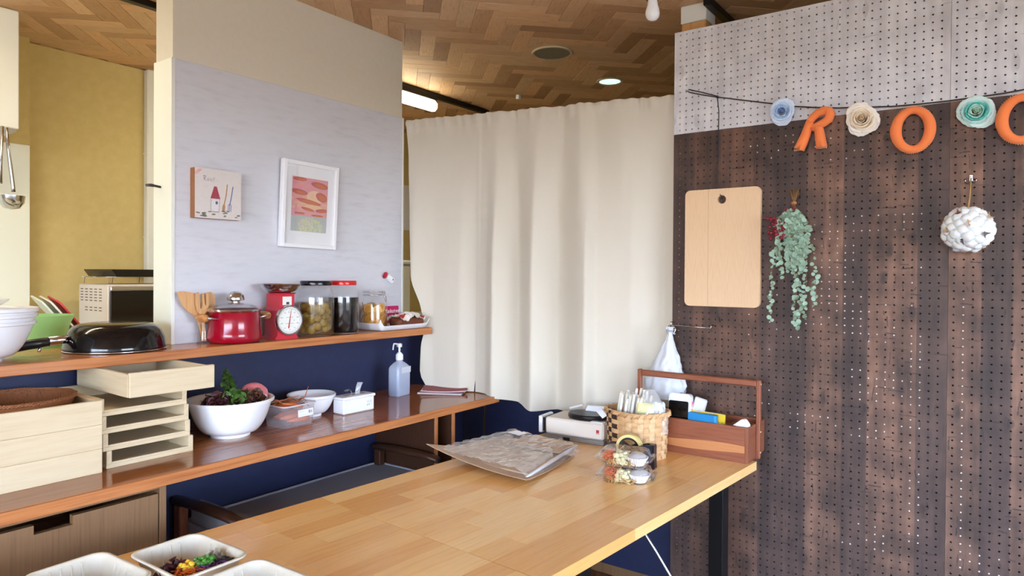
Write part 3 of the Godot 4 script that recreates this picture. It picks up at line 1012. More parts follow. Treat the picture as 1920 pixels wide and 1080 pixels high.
# ---------------------------------------------------------------- lamps and ceiling fittings
func lamps() -> void:
	var tr := thing("lighting_track", "black lighting track on the ceiling above the kitchen", "track")
	slab("rail", Vector3(-2.815, CE - 0.028, -3.61), Vector3(-2.78, CE - 0.002, 1.0), M.black_metal, tr, 0.002)
	var tr2 := thing("lighting_track", "short black lighting track behind the pegboard top", "track")
	slab("rail", Vector3(-0.962, CE - 0.028, -3.3), Vector3(-0.928, CE - 0.002, -2.62), M.black_metal, tr2, 0.002)
	var glow := mat("tube_glow", c8(255, 252, 238), 0.5)
	glow.emission_enabled = true
	glow.emission = c8(255, 247, 220)
	glow.emission_energy_multiplier = 6.0
	for k in 2:
		var z0: float = [-3.10, -0.95][k]
		var l := thing("tube_lamp", ["lit white LED tube lamp on the ceiling track above the curtain", "lit white LED tube lamp on the kitchen end of the track"][k], "lamp", Vector3(-2.797, 2.427, z0))
		slab("base", Vector3(-0.022, -0.02, 0.01), Vector3(0.022, 0.0, 1.19), M.black_metal, l, 0.002)
		var st := st0()
		grain = 0
		box(st, Vector3(0, -0.052, 0.6), Vector3(0.058, 0.062, 1.2), 0.018)
		obj("diffuser", st, glow, l)
		var a := AreaLight3D.new()
		a.name = "tube_light"
		a.area_size = Vector2(0.05, 1.15)
		a.light_color = c8(255, 246, 216)
		a.light_energy = 0.40
		a.area_range = 12.0
		a.shadow_enabled = true
		l.add_child(a)
		a.position = Vector3(0, -0.086, 0.6)
		a.rotation_degrees = Vector3(-90, 0, 0)
	var sp := thing("ceiling_speaker", "round grey speaker grille set in the herringbone ceiling", "speaker", Vector3(-1.80, CE, -2.84))
	turned("rim", [Vector2(0.088, 0.004), Vector2(0.099, 0.0), Vector2(0.101, -0.004), Vector2(0.097, -0.008), Vector2(0.088, -0.007)].map(func(q): return q), mat("rim_cream", c8(196, 184, 150), 0.5), sp, Vector3.ZERO, 40, Basis())
	turned("grille", [Vector2(0, -0.0045), Vector2(0.089, -0.0045), Vector2(0.089, 0.0)], mottled("grille_mesh", [c8(120, 112, 96), c8(146, 138, 120)], 0.6, 200.0, 81, 0.2), sp, Vector3.ZERO, 40)
	var dl := thing("downlight", "lit round recessed downlight in the ceiling beyond the curtain", "downlight", Vector3(-1.80, CE, -3.447))
	turned("ring", [Vector2(0.060, 0.004), Vector2(0.074, 0.0), Vector2(0.076, -0.004), Vector2(0.072, -0.007), Vector2(0.060, -0.005)], M.rim_cream, dl, Vector3.ZERO, 36)
	var g2 := mat("down_glow", c8(225, 245, 240), 0.4)
	g2.emission_enabled = true
	g2.emission = c8(214, 246, 236)
	g2.emission_energy_multiplier = 0.55
	turned("lens", [Vector2(0, -0.003), Vector2(0.061, -0.003), Vector2(0.061, 0.002)], g2, dl, Vector3.ZERO, 36)
	var s := SpotLight3D.new()
	s.name = "downlight_beam"
	s.light_color = c8(235, 248, 245)
	s.light_energy = 0.6
	s.spot_angle = 55.0
	s.spot_range = 8.0
	s.light_size = 0.05
	s.shadow_enabled = true
	dl.add_child(s)
	s.position = Vector3(0, -0.02, 0)
	s.rotation_degrees = Vector3(-90, 0, 0)
	var dt := thing("ceiling_hook", "tiny white hook on the ceiling above the curtain", "hook", Vector3(-2.398, CE, -3.403))
	slab("body", Vector3(-0.012, -0.026, -0.012), Vector3(0.012, 0.0, 0.012), M.white_plastic, dt, 0.003)
	var b := thing("light_bulb", "white unlit light bulb hanging from a black socket", "bulb", Vector3(-0.889, 2.158, -1.983))
	turned("globe", [Vector2(0, 0), Vector2(0.011, 0.002), Vector2(0.019, 0.009), Vector2(0.0225, 0.021), Vector2(0.021, 0.033), Vector2(0.0165, 0.046), Vector2(0.0145, 0.062), Vector2(0.0145, 0.066), Vector2(0, 0.066)], mat("bulb_white", c8(238, 240, 242), 0.25), b, Vector3.ZERO, 28)
	turned("socket", [Vector2(0, 0.064), Vector2(0.019, 0.064), Vector2(0.021, 0.07), Vector2(0.021, 0.11), Vector2(0.008, 0.118), Vector2(0, 0.118)], M.black_plastic, b, Vector3.ZERO, 24)
	rod("cord", [Vector3(0, 0.116, 0), Vector3(0, CE - 2.158, 0)], 0.003, M.black_plastic, b)

# ---------------------------------------------------------------- pictures on the grey wall
func wall_art() -> void:
	var img := Image.create(256, 240, false, Image.FORMAT_RGB8)
	img.fill(c8(214, 206, 200))
	var r := RandomNumberGenerator.new()
	r.seed = 9
	for k in 500:
		var v := r.randf_range(-0.02, 0.02)
		dab(img, Vector2(r.randf() * 256, r.randf() * 240), Vector2(r.randf_range(2, 9), r.randf_range(1, 4)), Color(0.83 + v, 0.80 + v, 0.78 + v, 0.5))
	dab(img, Vector2(14, 18), Vector2(22, 9), Color(0.86, 0.6, 0.58, 0.5), -0.7)
	dab(img, Vector2(26, 12), Vector2(14, 5), Color(0.86, 0.58, 0.56, 0.5), -0.5)
	var pen := Color(0.45, 0.45, 0.47, 0.8)
	stroke(img, [Vector2(46, 34), Vector2(48, 58)], 1.6, pen)
	stroke(img, [Vector2(45, 36), Vector2(56, 36), Vector2(56, 45), Vector2(48, 47), Vector2(59, 58)], 1.6, pen)
	for cx in [70.0, 86.0]:
		var ring := []
		for t in 9: ring.append(Vector2(cx + 5.0 * cos(TAU * t / 8), 52 + 6.0 * sin(TAU * t / 8)))
		stroke(img, ring, 1.4, pen)
	stroke(img, [Vector2(107, 40), Vector2(98, 41), Vector2(98, 60)], 1.4, pen)
	stroke(img, [Vector2(97, 50), Vector2(106, 49)], 1.4, pen)
	# little house, spoon and fork
	for y in range(82, 142):
		var half := 6.0 + (y - 82) * 0.34
		stroke(img, [Vector2(110 - half, y), Vector2(110 + half, y)], 1.4, Color(0.60 + r.randf() * 0.06, 0.24, 0.30, 0.85))
	stroke(img, [Vector2(86, 146), Vector2(84, 206), Vector2(130, 206), Vector2(134, 144)], 1.5, pen)
	dab(img, Vector2(109, 175), Vector2(22, 28), Color(0.86, 0.85, 0.85, 0.7))
	dab(img, Vector2(117, 161), Vector2(7, 8), Color(0.28, 0.33, 0.58, 0.9))
	stroke(img, [Vector2(176, 68), Vector2(170, 120), Vector2(160, 162)], 5.0, Color(0.66, 0.47, 0.32, 0.9))
	dab(img, Vector2(156, 184), Vector2(8, 21), Color(0.68, 0.48, 0.34, 0.9), 0.12)
	stroke(img, [Vector2(208, 76), Vector2(200, 124), Vector2(192, 160)], 4.5, Color(0.34, 0.4, 0.62, 0.9))
	for k in 3: stroke(img, [Vector2(192, 160), Vector2(182 + k * 8, 168), Vector2(181 + k * 8, 198)], 2.5, Color(0.3, 0.36, 0.6, 0.9))
	for k in 15:
		dab(img, Vector2(14 + r.randf() * 228, 196 + r.randf() * 36), Vector2(r.randf_range(8, 13), r.randf_range(2.5, 4.5)), Color(0.34, 0.35, 0.3, 0.75), r.randf_range(-0.15, 0.15))
	var c := thing("canvas_painting", "small square canvas with painted red-roofed house, spoon and fork", "painting", Vector3(W + 0.004, 1.556, -1.368), PI * 0.5)
	slab("canvas", Vector3(-0.088, 0, 0), Vector3(0.088, 0.174, 0.030), wood("canvas_side", [c8(150, 96, 56), c8(172, 116, 70)], 0.6, 1.0, 10.0, 91), c, 0.001, 1)
	plate("painted_face", 0.176, 0.174, Vector3(0, 0.087, 0.030), picture("canvas_art", img, 0.8), c)
	# framed print
	var p := thing("framed_print", "white framed print of pink and orange clouds above a pale tree", "picture", Vector3(W + 0.004, 1.466, -1.766), PI * 0.5)
	var lean := Basis(Vector3.BACK, deg_to_rad(-1.2)) * Basis(Vector3.RIGHT, deg_to_rad(2.0))
	var wf := mat("frame_white", c8(236, 236, 238), 0.35)
	var fr := Node3D.new()
	fr.name = "frame"
	p.add_child(fr, true)
	var st := st0()
	for q in [[Vector3(-0.127, 0.172, 0.012), Vector3(0.016, 0.344, 0.024)], [Vector3(0.127, 0.172, 0.012), Vector3(0.016, 0.344, 0.024)], [Vector3(0, 0.336, 0.012), Vector3(0.24, 0.016, 0.024)], [Vector3(0, 0.008, 0.012), Vector3(0.24, 0.016, 0.024)]]:
		box(st, lean * q[0] + Vector3(0, 0, 0.001), q[1], 0.0015, lean)
	obj("moulding", st, wf, fr)
	st = st0()
	box(st, lean * Vector3(0, 0.172, 0.008), Vector3(0.24, 0.32, 0.012), 0, lean)
	obj("mat_board", st, mat("mat_white", c8(244, 245, 247), 0.7), fr)
	var art := Image.create(180, 220, false, Image.FORMAT_RGB8)
	art.fill(c8(222, 158, 168))
	for k in 260:
		var y := r.randf() * 152
		var warm := clampf(1.0 - absf(y - 100) / 60.0, 0.0, 1.0)
		dab(art, Vector2(r.randf() * 180, y), Vector2(r.randf_range(4, 20), r.randf_range(2, 6)), Color(0.86 + r.randf() * 0.1, 0.55 + 0.25 * warm * r.randf() + r.randf() * 0.12, 0.60 - 0.08 * warm + r.randf() * 0.08, 0.35))
	dab(art, Vector2(112, 78), Vector2(40, 30), Color(0.96, 0.88, 0.66, 0.55))
	dab(art, Vector2(106, 118), Vector2(44, 12), Color(0.95, 0.85, 0.58, 0.55))
	for q in [[36, 8, 34, 8, 0.0], [136, 24, 44, 13, 0.1], [36, 60, 40, 11, 0.1], [148, 72, 30, 18, 0.3], [84, 96, 62, 9, 0.12], [80, 127, 34, 6, 0.15], [152, 128, 32, 8, -0.05], [40, 146, 26, 4, 0.0], [130, 150, 32, 4, 0.0]]:
		dab(art, Vector2(q[0], q[1]), Vector2(q[2], q[3]), Color(0.72, 0.30, 0.28, 0.75), q[4])
		dab(art, Vector2(q[0] + 6, q[1] + 2), Vector2(q[2] * 0.7, q[3] * 0.6), Color(0.84, 0.50, 0.24, 0.7), q[4])
	for y in range(156, 220):
		for x in 180:
			art.set_pixel(x, y, c8(178, 188, 190).lerp(c8(196, 202, 196), r.randf()))
	for k in 420:
		var t := r.randf() * TAU
		var q := sqrt(r.randf())
		dab(art, Vector2(96 + 62 * q * cos(t), 200 + 40 * q * sin(t)), Vector2(r.randf_range(1.5, 4), r.randf_range(1.2, 3)), Color(0.80 + r.randf() * 0.12, 0.80 + r.randf() * 0.1, 0.55 + r.randf() * 0.2, 0.8))
	plate("print", 0.174, 0.216, lean * Vector3(0.0, 0.174, 0.0142), picture("cloud_art", art, 0.6), fr, lean)
	st = st0()
	box(st, lean * Vector3(0, 0.172, 0.0205), Vector3(0.235, 0.315, 0.0015), 0, lean)
	obj("glazing", st, M.clear_glass, fr)
	# magnetic clip
	var g := thing("magnet_clip", "small white and red plastic clip stuck to the grey wall", "clip", Vector3(W + 0.004, 1.345, -2.215), PI * 0.5)
	var tl := Basis(Vector3.BACK, deg_to_rad(-32))
	st = st0()
	box(st, Vector3(0.012, -0.004, 0.012), Vector3(0.046, 0.030, 0.022), 0.007, tl)
	obj("body", st, M.white_plastic, g)
	st = st0()
	box(st, Vector3(-0.017, 0.012, 0.010), Vector3(0.016, 0.032, 0.020), 0.006, tl)
	obj("grip", st, mat("clip_red", c8(176, 30, 52), 0.4), g)
	st = st0()
	box(st, Vector3(0.020, -0.008, 0.0232), Vector3(0.007, 0.007, 0.001), 0.0, tl)
	obj("mark", st, mat("mark_grey", c8(110, 110, 116), 0.6), g)

# ---------------------------------------------------------------- things on the upper shelf
func bowl_profile(r: float, h: float, foot: float, th: float, lip: float) -> Array:
	var out := [Vector2(0, 0.003), Vector2(foot - 0.006, 0.003), Vector2(foot - 0.005, 0), Vector2(foot, 0), Vector2(foot + 0.001, 0.009)]
	for k in 7:
		var t := float(k + 1) / 7.0
		out.append(Vector2(lerpf(foot, r - lip, pow(t, 0.55)), lerpf(0.009, h - 0.012, pow(t, 1.35))))
	out.append(Vector2(r, h - 0.010))
	out.append(Vector2(r + 0.001, h - 0.003))
	out.append(Vector2(r - 0.002, h))
	out.append(Vector2(r - lip - th * 0.4, h - 0.003))
	for k in range(6, -1, -1):
		var t := float(k + 1) / 7.0
		out.append(Vector2(maxf(lerpf(foot, r - lip, pow(t, 0.55)) - th, 0.0), lerpf(0.009, h - 0.012, pow(t, 1.35)) + th * 0.7))
	out.append(Vector2(0, 0.009 + th))
	return out

func ball_mesh(n := 10, m := 7, lump := 0.0, sd := 1) -> ArrayMesh:
	var st := st0()
	var no := FastNoiseLite.new()
	no.seed = sd
	no.frequency = 0.9
	var f := func(u: float, v: float) -> Vector3:
		var th := -u * TAU
		var ph := (v - 0.5) * PI
		var d := Vector3(cos(ph) * cos(th), sin(ph), cos(ph) * sin(th))
		return d * (1.0 + lump * no.get_noise_3dv(d * 1.5))
	grid(st, n, m, f, true)
	return mesh_of(st)

func ball_xf(c: Vector3, r: Vector3, turn := Vector3.ZERO) -> Transform3D:
	return Transform3D(Basis.from_euler(turn).scaled_local(r), c)

func shelf_things() -> void:
	var H := PI * 0.5
	# frying pan, upside down
	var p := thing("frying_pan", "black frying pan lying upside down on the upper shelf", "pan", Vector3(-2.285, S, -1.030), H)
	turned("body", [Vector2(0.1405, 0.004), Vector2(0.1445, 0.003), Vector2(0.146, 0.007), Vector2(0.1435, 0.018), Vector2(0.139, 0.040), Vector2(0.131, 0.060), Vector2(0.119, 0.075), Vector2(0.104, 0.083), Vector2(0.09, 0.0855), Vector2(0.0, 0.0855), Vector2(0, 0.081), Vector2(0.1, 0.079), Vector2(0.128, 0.057), Vector2(0.138, 0.02), Vector2(0.1405, 0.004)], M.enamel_black, p, Vector3.ZERO, 64)
	var st := st0()
	var ring := []
	for k in 64: ring.append(Vector3(0.1435 * cos(TAU * k / 64), 0.004, 0.1435 * sin(TAU * k / 64)))
	tube(st, ring, 0.0026, 6, true)
	obj("rim", st, M.steel, p)
	var h := rod("handle", [Vector3(-0.186, 0.040, 0.0), Vector3(-0.22, 0.036, -0.004), Vector3(-0.27, 0.027, -0.035), Vector3(-0.36, 0.015, -0.095)], [0.013, 0.0145, 0.016, 0.0145], M.black_plastic, p, 12)
	rod("ferrule", [Vector3(-0.138, 0.044, 0.0), Vector3(-0.15, 0.043, 0.0), Vector3(-0.188, 0.040, 0.0)], [0.013, 0.0125, 0.014], M.steel, h, 14)
	rod("rivet", [Vector3(-0.212, 0.024, 0.004), Vector3(-0.214, 0.012, 0.004)], 0.0042, M.steel, h, 8)
	# stack of white bowls
	var lab := ["large white mixing bowl at the bottom of the bowl stack", "white mixing bowl nested second in the bowl stack", "white mixing bowl nested third in the bowl stack"]
	for k in 3:
		var b := thing("mixing_bowl", lab[k], "bowl", Vector3(-2.258, S + k * 0.0195, -0.660 - 0.002 * k), 0.0, "white bowls stacked on the upper shelf")
		turned("body", bowl_profile(0.134 + 0.0015 * k, 0.112 if k < 2 else 0.108, 0.056, 0.004, 0.006), M.white_ceramic, b, Vector3.ZERO, 56)
	var pl := thing("serving_dish", "shallow cream dish resting on top of the white bowl stack", "dish", Vector3(-2.265, S + 0.148, -0.640))
	turned("body", [Vector2(0, 0), Vector2(0.06, 0), Vector2(0.075, 0.006), Vector2(0.092, 0.019), Vector2(0.094, 0.023), Vector2(0.090, 0.023), Vector2(0.072, 0.010), Vector2(0, 0.006)], mat("cream_ceramic", c8(236, 234, 220), 0.25), pl, Vector3.ZERO, 40)
	# glass of wooden spatulas
	var mpp := 0.00187
	var g := thing("utensil_glass", "small glass tumbler holding wooden spatulas", "glass", Vector3(-2.262, S, -1.312), H)
	turned("tumbler", [Vector2(0, 0), Vector2(0.022, 0), Vector2(0.0245, 0.004), Vector2(0.0225, 0.02), Vector2(0.0185, 0.045), Vector2(0.021, 0.068), Vector2(0.0195, 0.068), Vector2(0.0172, 0.045), Vector2(0.021, 0.02), Vector2(0.02, 0.006), Vector2(0, 0.006)], M.clear_glass, g, Vector3.ZERO, 24)
	var sp := [
		["wide slanted wooden spatula in the tumbler", [[319, 548], [321, 544], [330, 544], [352, 548], [361, 556], [362, 580], [360, 594], [363, 612], [368, 637], [364, 638], [358, 606], [350, 590], [336, 580], [326, 568]], -0.006],
		["slotted wooden fork spatula in the tumbler", [[349, 549], [354, 546], [356, 552], [357, 574], [359, 577], [361, 572], [361, 549], [364, 549], [366, 568], [369, 572], [369, 550], [374, 548], [374, 570], [371, 582], [365, 588], [366, 606], [369, 636], [365, 637], [361, 606], [358, 589], [352, 582], [349, 570]], 0.006],
		["rounded wooden spoon spatula in the tumbler", [[373, 548], [384, 546], [392, 551], [393, 566], [388, 580], [378, 592], [373, 606], [370, 636], [366, 636], [368, 606], [372, 584]], -0.014]]
	for q in sp:
		var s := thing("wooden_spatula", q[0], "spatula", Vector3(-2.262, S + 0.006, -1.312), H, "spatulas in the tumbler")
		st = st0()
		grain = 1
		prism(st, outline(q[1], 367, 638, mpp), q[2] - 0.003, q[2] + 0.003)
		obj("blade_and_handle", st, M.spatula_wood, s)
	# red pot
	var po := thing("red_pot", "shiny red enamel pot with glass lid and wooden handles", "pot", Vector3(-2.212, S, -1.398), H)
	turned("body", [Vector2(0, 0.002), Vector2(0.082, 0.002), Vector2(0.089, 0.007), Vector2(0.0925, 0.018), Vector2(0.0905, 0.034), Vector2(0.087, 0.05), Vector2(0.0858, 0.07), Vector2(0.0855, 0.107), Vector2(0.087, 0.110), Vector2(0.083, 0.111), Vector2(0.083, 0.06), Vector2(0.086, 0.02), Vector2(0, 0.008)], M.red_enamel, po, Vector3.ZERO, 56)
	var lid := turned("lid", [Vector2(0.088, 0.1135), Vector2(0.0885, 0.118), Vector2(0.080, 0.126), Vector2(0.060, 0.135), Vector2(0.03, 0.140), Vector2(0.0, 0.141), Vector2(0, 0.139), Vector2(0.03, 0.138), Vector2(0.06, 0.133), Vector2(0.086, 0.1145)], M.clear_glass, po, Vector3.ZERO, 48)
	turned("rim", [Vector2(0.084, 0.109), Vector2(0.0885, 0.1095), Vector2(0.0905, 0.113), Vector2(0.0885, 0.1175), Vector2(0.083, 0.118), Vector2(0.084, 0.109)], M.steel, lid, Vector3.ZERO, 48)
	turned("knob", [Vector2(0, 0.139), Vector2(0.014, 0.139), Vector2(0.014, 0.145), Vector2(0.029, 0.149), Vector2(0.030, 0.154), Vector2(0.027, 0.167), Vector2(0.018, 0.177), Vector2(0.007, 0.181), Vector2(0, 0.181)], M.steel, lid, Vector3(0.004, 0, 0), 20)
	for s in [-1.0, 1.0]:
		var hd := rod("handle", [Vector3(s * 0.118, 0.091, -0.028), Vector3(s * 0.121, 0.091, -0.02), Vector3(s * 0.122, 0.091, 0.0), Vector3(s * 0.121, 0.091, 0.02), Vector3(s * 0.118, 0.091, 0.028)], [0.009, 0.0135, 0.015, 0.0135, 0.009], wood("handle_wood", [c8(150, 92, 46), c8(186, 126, 70), c8(168, 108, 58)], 0.35, 2.0, 30.0, 95), po, 12)
		for z in [-0.031, 0.031]:
			rod("bracket", [Vector3(s * 0.119, 0.091, z), Vector3(s * 0.105, 0.089, z * 0.95), Vector3(s * 0.080, 0.085, z * 0.9)], 0.0045, M.steel, hd, 8)
	# kitchen scale
	var sc := thing("kitchen_scale", "red kitchen scale with a round dial and steel weighing pan", "scale", Vector3(-2.205, S, -1.588), H - 0.06)
	var bs := st0()
	prism(bs, PackedVector2Array([Vector2(-0.048, 0), Vector2(0.048, 0), Vector2(0.046, 0.008), Vector2(0.040, 0.012), Vector2(0.037, 0.105), Vector2(0.031, 0.118), Vector2(0.031, 0.168), Vector2(-0.031, 0.168), Vector2(-0.031, 0.118), Vector2(-0.037, 0.105), Vector2(-0.040, 0.012), Vector2(-0.046, 0.008)]), -0.052, 0.036)
	obj("body", bs, M.red_paint, sc)
	slab("label_panel", Vector3(-0.019, 0.127, 0.036), Vector3(0.019, 0.158, 0.037), M.white_paint, sc)
	slab("label_mark", Vector3(-0.004, 0.129, 0.037), Vector3(0.008, 0.138, 0.0376), mat("ink", c8(60, 60, 66), 0.6), sc)
	var toward := Basis(Vector3.RIGHT, H)
	var dial := turned("dial_case", [Vector2(0, 0), Vector2(0.054, 0.0), Vector2(0.0565, 0.004), Vector2(0.0565, 0.012), Vector2(0.0545, 0.0155), Vector2(0.050, 0.0155), Vector2(0.049, 0.012), Vector2(0, 0.012)], M.steel, sc, Vector3(0.003, 0.070, 0.036), 48, toward)
	var di := Image.create(192, 192, false, Image.FORMAT_RGB8)
	di.fill(c8(228, 230, 222))
	for k in 100:
		var t := TAU * k / 100.0
		var r0 := 84.0 if k % 5 else 78.0
		stroke(di, [Vector2(96, 96) + Vector2(cos(t), sin(t)) * r0, Vector2(96, 96) + Vector2(cos(t), sin(t)) * 90.0], 1.0, Color(0.5, 0.2, 0.22, 0.8))
	for k in 10:
		var t := TAU * k / 10.0 - PI * 0.5
		var q := Vector2(96, 96) + Vector2(cos(t), sin(t)) * 68.0
		if k > 0:
			for e in 3: stroke(di, [q + Vector2(-7 + e * 6, -3), q + Vector2(-4 + e * 6, -3), q + Vector2(-4 + e * 6, 3), q + Vector2(-7 + e * 6, 3)], 1.2, Color(0.35, 0.36, 0.38, 0.9))
	stroke(di, [Vector2(92, 24), Vector2(88, 40), Vector2(96, 42)], 1.5, Color(0.4, 0.4, 0.42, 0.9))
	stroke(di, [Vector2(62, 118), Vector2(130, 118)], 2.0, Color(0.6, 0.6, 0.6, 0.8))
	stroke(di, [Vector2(66, 74), Vector2(124, 74)], 1.5, Color(0.6, 0.6, 0.6, 0.8))
	stroke(di, [Vector2(70, 138), Vector2(120, 138)], 1.2, Color(0.7, 0.4, 0.4, 0.8))
	dab(di, Vector2(132, 96), Vector2(3, 3), Color(0.3, 0.3, 0.32, 1))
	obj("dial_face", dial_disc(0.0495, Vector3(0.003, 0.070, 0.0486)), picture("dial_print", di, 0.3), dial)
	var nd := st0()
	var up := Basis(Vector3.BACK, deg_to_rad(-9.0))
	prism(nd, PackedVector2Array([Vector2(-0.0025, -0.03), Vector2(0.0025, -0.03), Vector2(0.0018, 0.0), Vector2(0.0003, 0.042), Vector2(-0.0003, 0.042), Vector2(-0.0018, 0.0)]), 0.0, 0.0008, up, Vector3(0.003, 0.070, 0.0492))
	obj("needle", nd, mat("needle_red", c8(190, 50, 50), 0.4), dial)
	turned("cross_arm", [Vector2(0, 0.166), Vector2(0.05, 0.167), Vector2(0.052, 0.171), Vector2(0, 0.173)], M.red_paint, sc, Vector3.ZERO, 24)
	turned("weighing_pan", [Vector2(0, 0.172), Vector2(0.036, 0.172), Vector2(0.058, 0.180), Vector2(0.070, 0.194), Vector2(0.0775, 0.2045), Vector2(0.0765, 0.2055), Vector2(0.067, 0.195), Vector2(0.055, 0.183), Vector2(0.03, 0.1755), Vector2(0, 0.1755)], M.steel, sc, Vector3(-0.008, 0, 0), 48)
	# jars
	jar("plum_jar", "large glass jar of green plums with a black screw lid", Vector3(-2.213, S, -1.752), 0.0715, 0.216, mat("lid_black", c8(16, 17, 26), 0.2), 0.134, c8(140, 98, 30), 0.22, c8(158, 134, 48), 60, 0.0165, 1)
	jar("plum_jar", "glass jar of dark plum syrup with a red screw lid", Vector3(-2.205, S, -1.886), 0.0625, 0.216, mat("lid_red", c8(206, 34, 30), 0.22), 0.148, c8(8, 2, 3), 0.955, c8(96, 66, 38), 14, 0.014, 2)
	lemon_jar()
	# melamine tray, cake and sign
	var tr := thing("white_tray", "white plastic tray with curled ends at the end of upper shelf", "tray", Vector3(-2.205, S, -2.165), H)
	st = st0()
	var tf := func(u: float, v: float) -> Vector3:
		var x := (u - 0.5) * 0.30
		var z := (v - 0.5) * -0.165
		var e := clampf((absf(x) - 0.125) / 0.025, 0.0, 1.0)
		var ez := clampf((absf(z) - 0.072) / 0.0105, 0.0, 1.0)
		return Vector3(x, 0.004 + 0.020 * e * e * (1.5 if x < 0 else 1.0) + 0.019 * ez * ez, z)
	sheet(st, 40, 20, tf, 0.003)
	obj("tray", st, M.white_plastic, tr)
	var ck := thing("fruit_cake", "brown fruit cake loaf wrapped in red and white paper", "cake", Vector3(-2.165, S + 0.008, -2.215), H)
	st = st0()
	var no := FastNoiseLite.new()
	no.seed = 4
	no.frequency = 30.0
	var cf := func(u: float, v: float) -> Vector3:
		# a loaf: closed sleeve round the long axis
		var t := v * TAU
		var y := 0.022 + 0.022 * signf(sin(t)) * pow(absf(sin(t)), 0.5)
		var z := 0.036 * signf(cos(t)) * pow(absf(cos(t)), 0.5)
		var x := (u - 0.5) * 0.148
		var q := Vector3(x, y, z)
		var end := 1.0 if u > 0.02 and u < 0.98 else 0.0
		q.y = lerpf(0.022, q.y, end)
		q.z *= end
		return q + Vector3(0, 1, 1) * (0.0025 * no.get_noise_3dv(q) * end)
	grid(st, 36, 24, cf, false)
	obj("loaf", st, mottled("cake_crumb", [c8(58, 26, 12), c8(120, 62, 28), c8(84, 40, 20), c8(146, 84, 44)], 0.7, 14.0, 97, 0.04), ck)
	st = st0()
	var wf := func(u: float, v: float) -> Vector3:
		var x := (u - 0.5) * 0.165
		var z := (v - 0.5) * -0.10
		var y := 0.052 + 0.016 * no.get_noise_2d(x * 0.9, z * 0.8) + 0.012 * exp(-pow((x - 0.004) / 0.03, 2.0))
		y -= 0.020 * pow(absf(z) / 0.05, 2.5) * (0.7 + 0.6 * no.get_noise_2d(x * 1.3, 5.0))
		return Vector3(x, maxf(y, 0.030), z)
	sheet(st, 30, 16, wf, 0.0006, true)
	var wi := Image.create(128, 64, false, Image.FORMAT_RGB8)
	wi.fill(c8(228, 222, 214))
	dab(wi, Vector2(26, 44), Vector2(24, 8), Color(0.72, 0.10, 0.16, 1.0), -0.35)
	dab(wi, Vector2(84, 26), Vector2(20, 7), Color(0.82, 0.32, 0.28, 0.9), 0.5)
	dab(wi, Vector2(120, 50), Vector2(14, 9), Color(0.70, 0.10, 0.16, 1.0), -0.4)
	dab(wi, Vector2(52, 12), Vector2(18, 5), Color(0.84, 0.45, 0.4, 0.8), 0.2)
	obj("wrapping_paper", st, picture("wrap_print", wi, 0.6), ck)
	var sg := thing("payment_sign", "small pink payment sign card behind the cake", "sign", Vector3(-2.278, S + 0.006, -2.232), H)
	st = st0()
	prism(st, rrect(0.085, 0.082, 0.006), -0.0015, 0.0015, Basis(), Vector3(0, 0.050, 0), true)
	obj("card", st, mat("sign_pink", c8(204, 30, 100), 0.5), sg)
	words("Rakuten", 0.017, Vector3(0.004, 0.067, 0.0022), M.paper_white, sg, Basis(), true)
	st = st0()
	prism(st, PackedVector2Array([Vector2(-0.004, 0), Vector2(0.010, 0), Vector2(0.004, 0.012)]), 0.0015, 0.0021, Basis(), Vector3(0.018, 0.044, 0))
	obj("arrow", st, M.paper_white, sg)
	slab("stand", Vector3(-0.03, -0.006, -0.012), Vector3(0.03, 0.012, 0.008), M.white_plastic, sg, 0.002)

func dial_disc(r: float, c: Vector3) -> SurfaceTool:
	var st := st0()
	for k in 40:
		for e in [-1, k + 1, k]:
			var t: float = TAU * e / 40.0
			var rad := 0.0 if e < 0 else 1.0
			st.set_uv(Vector2(0.5 + 0.5 * cos(t) * rad, 0.5 - 0.5 * sin(t) * rad))
			st.add_vertex(c + Vector3(cos(t), sin(t), 0) * r * rad)
	return st

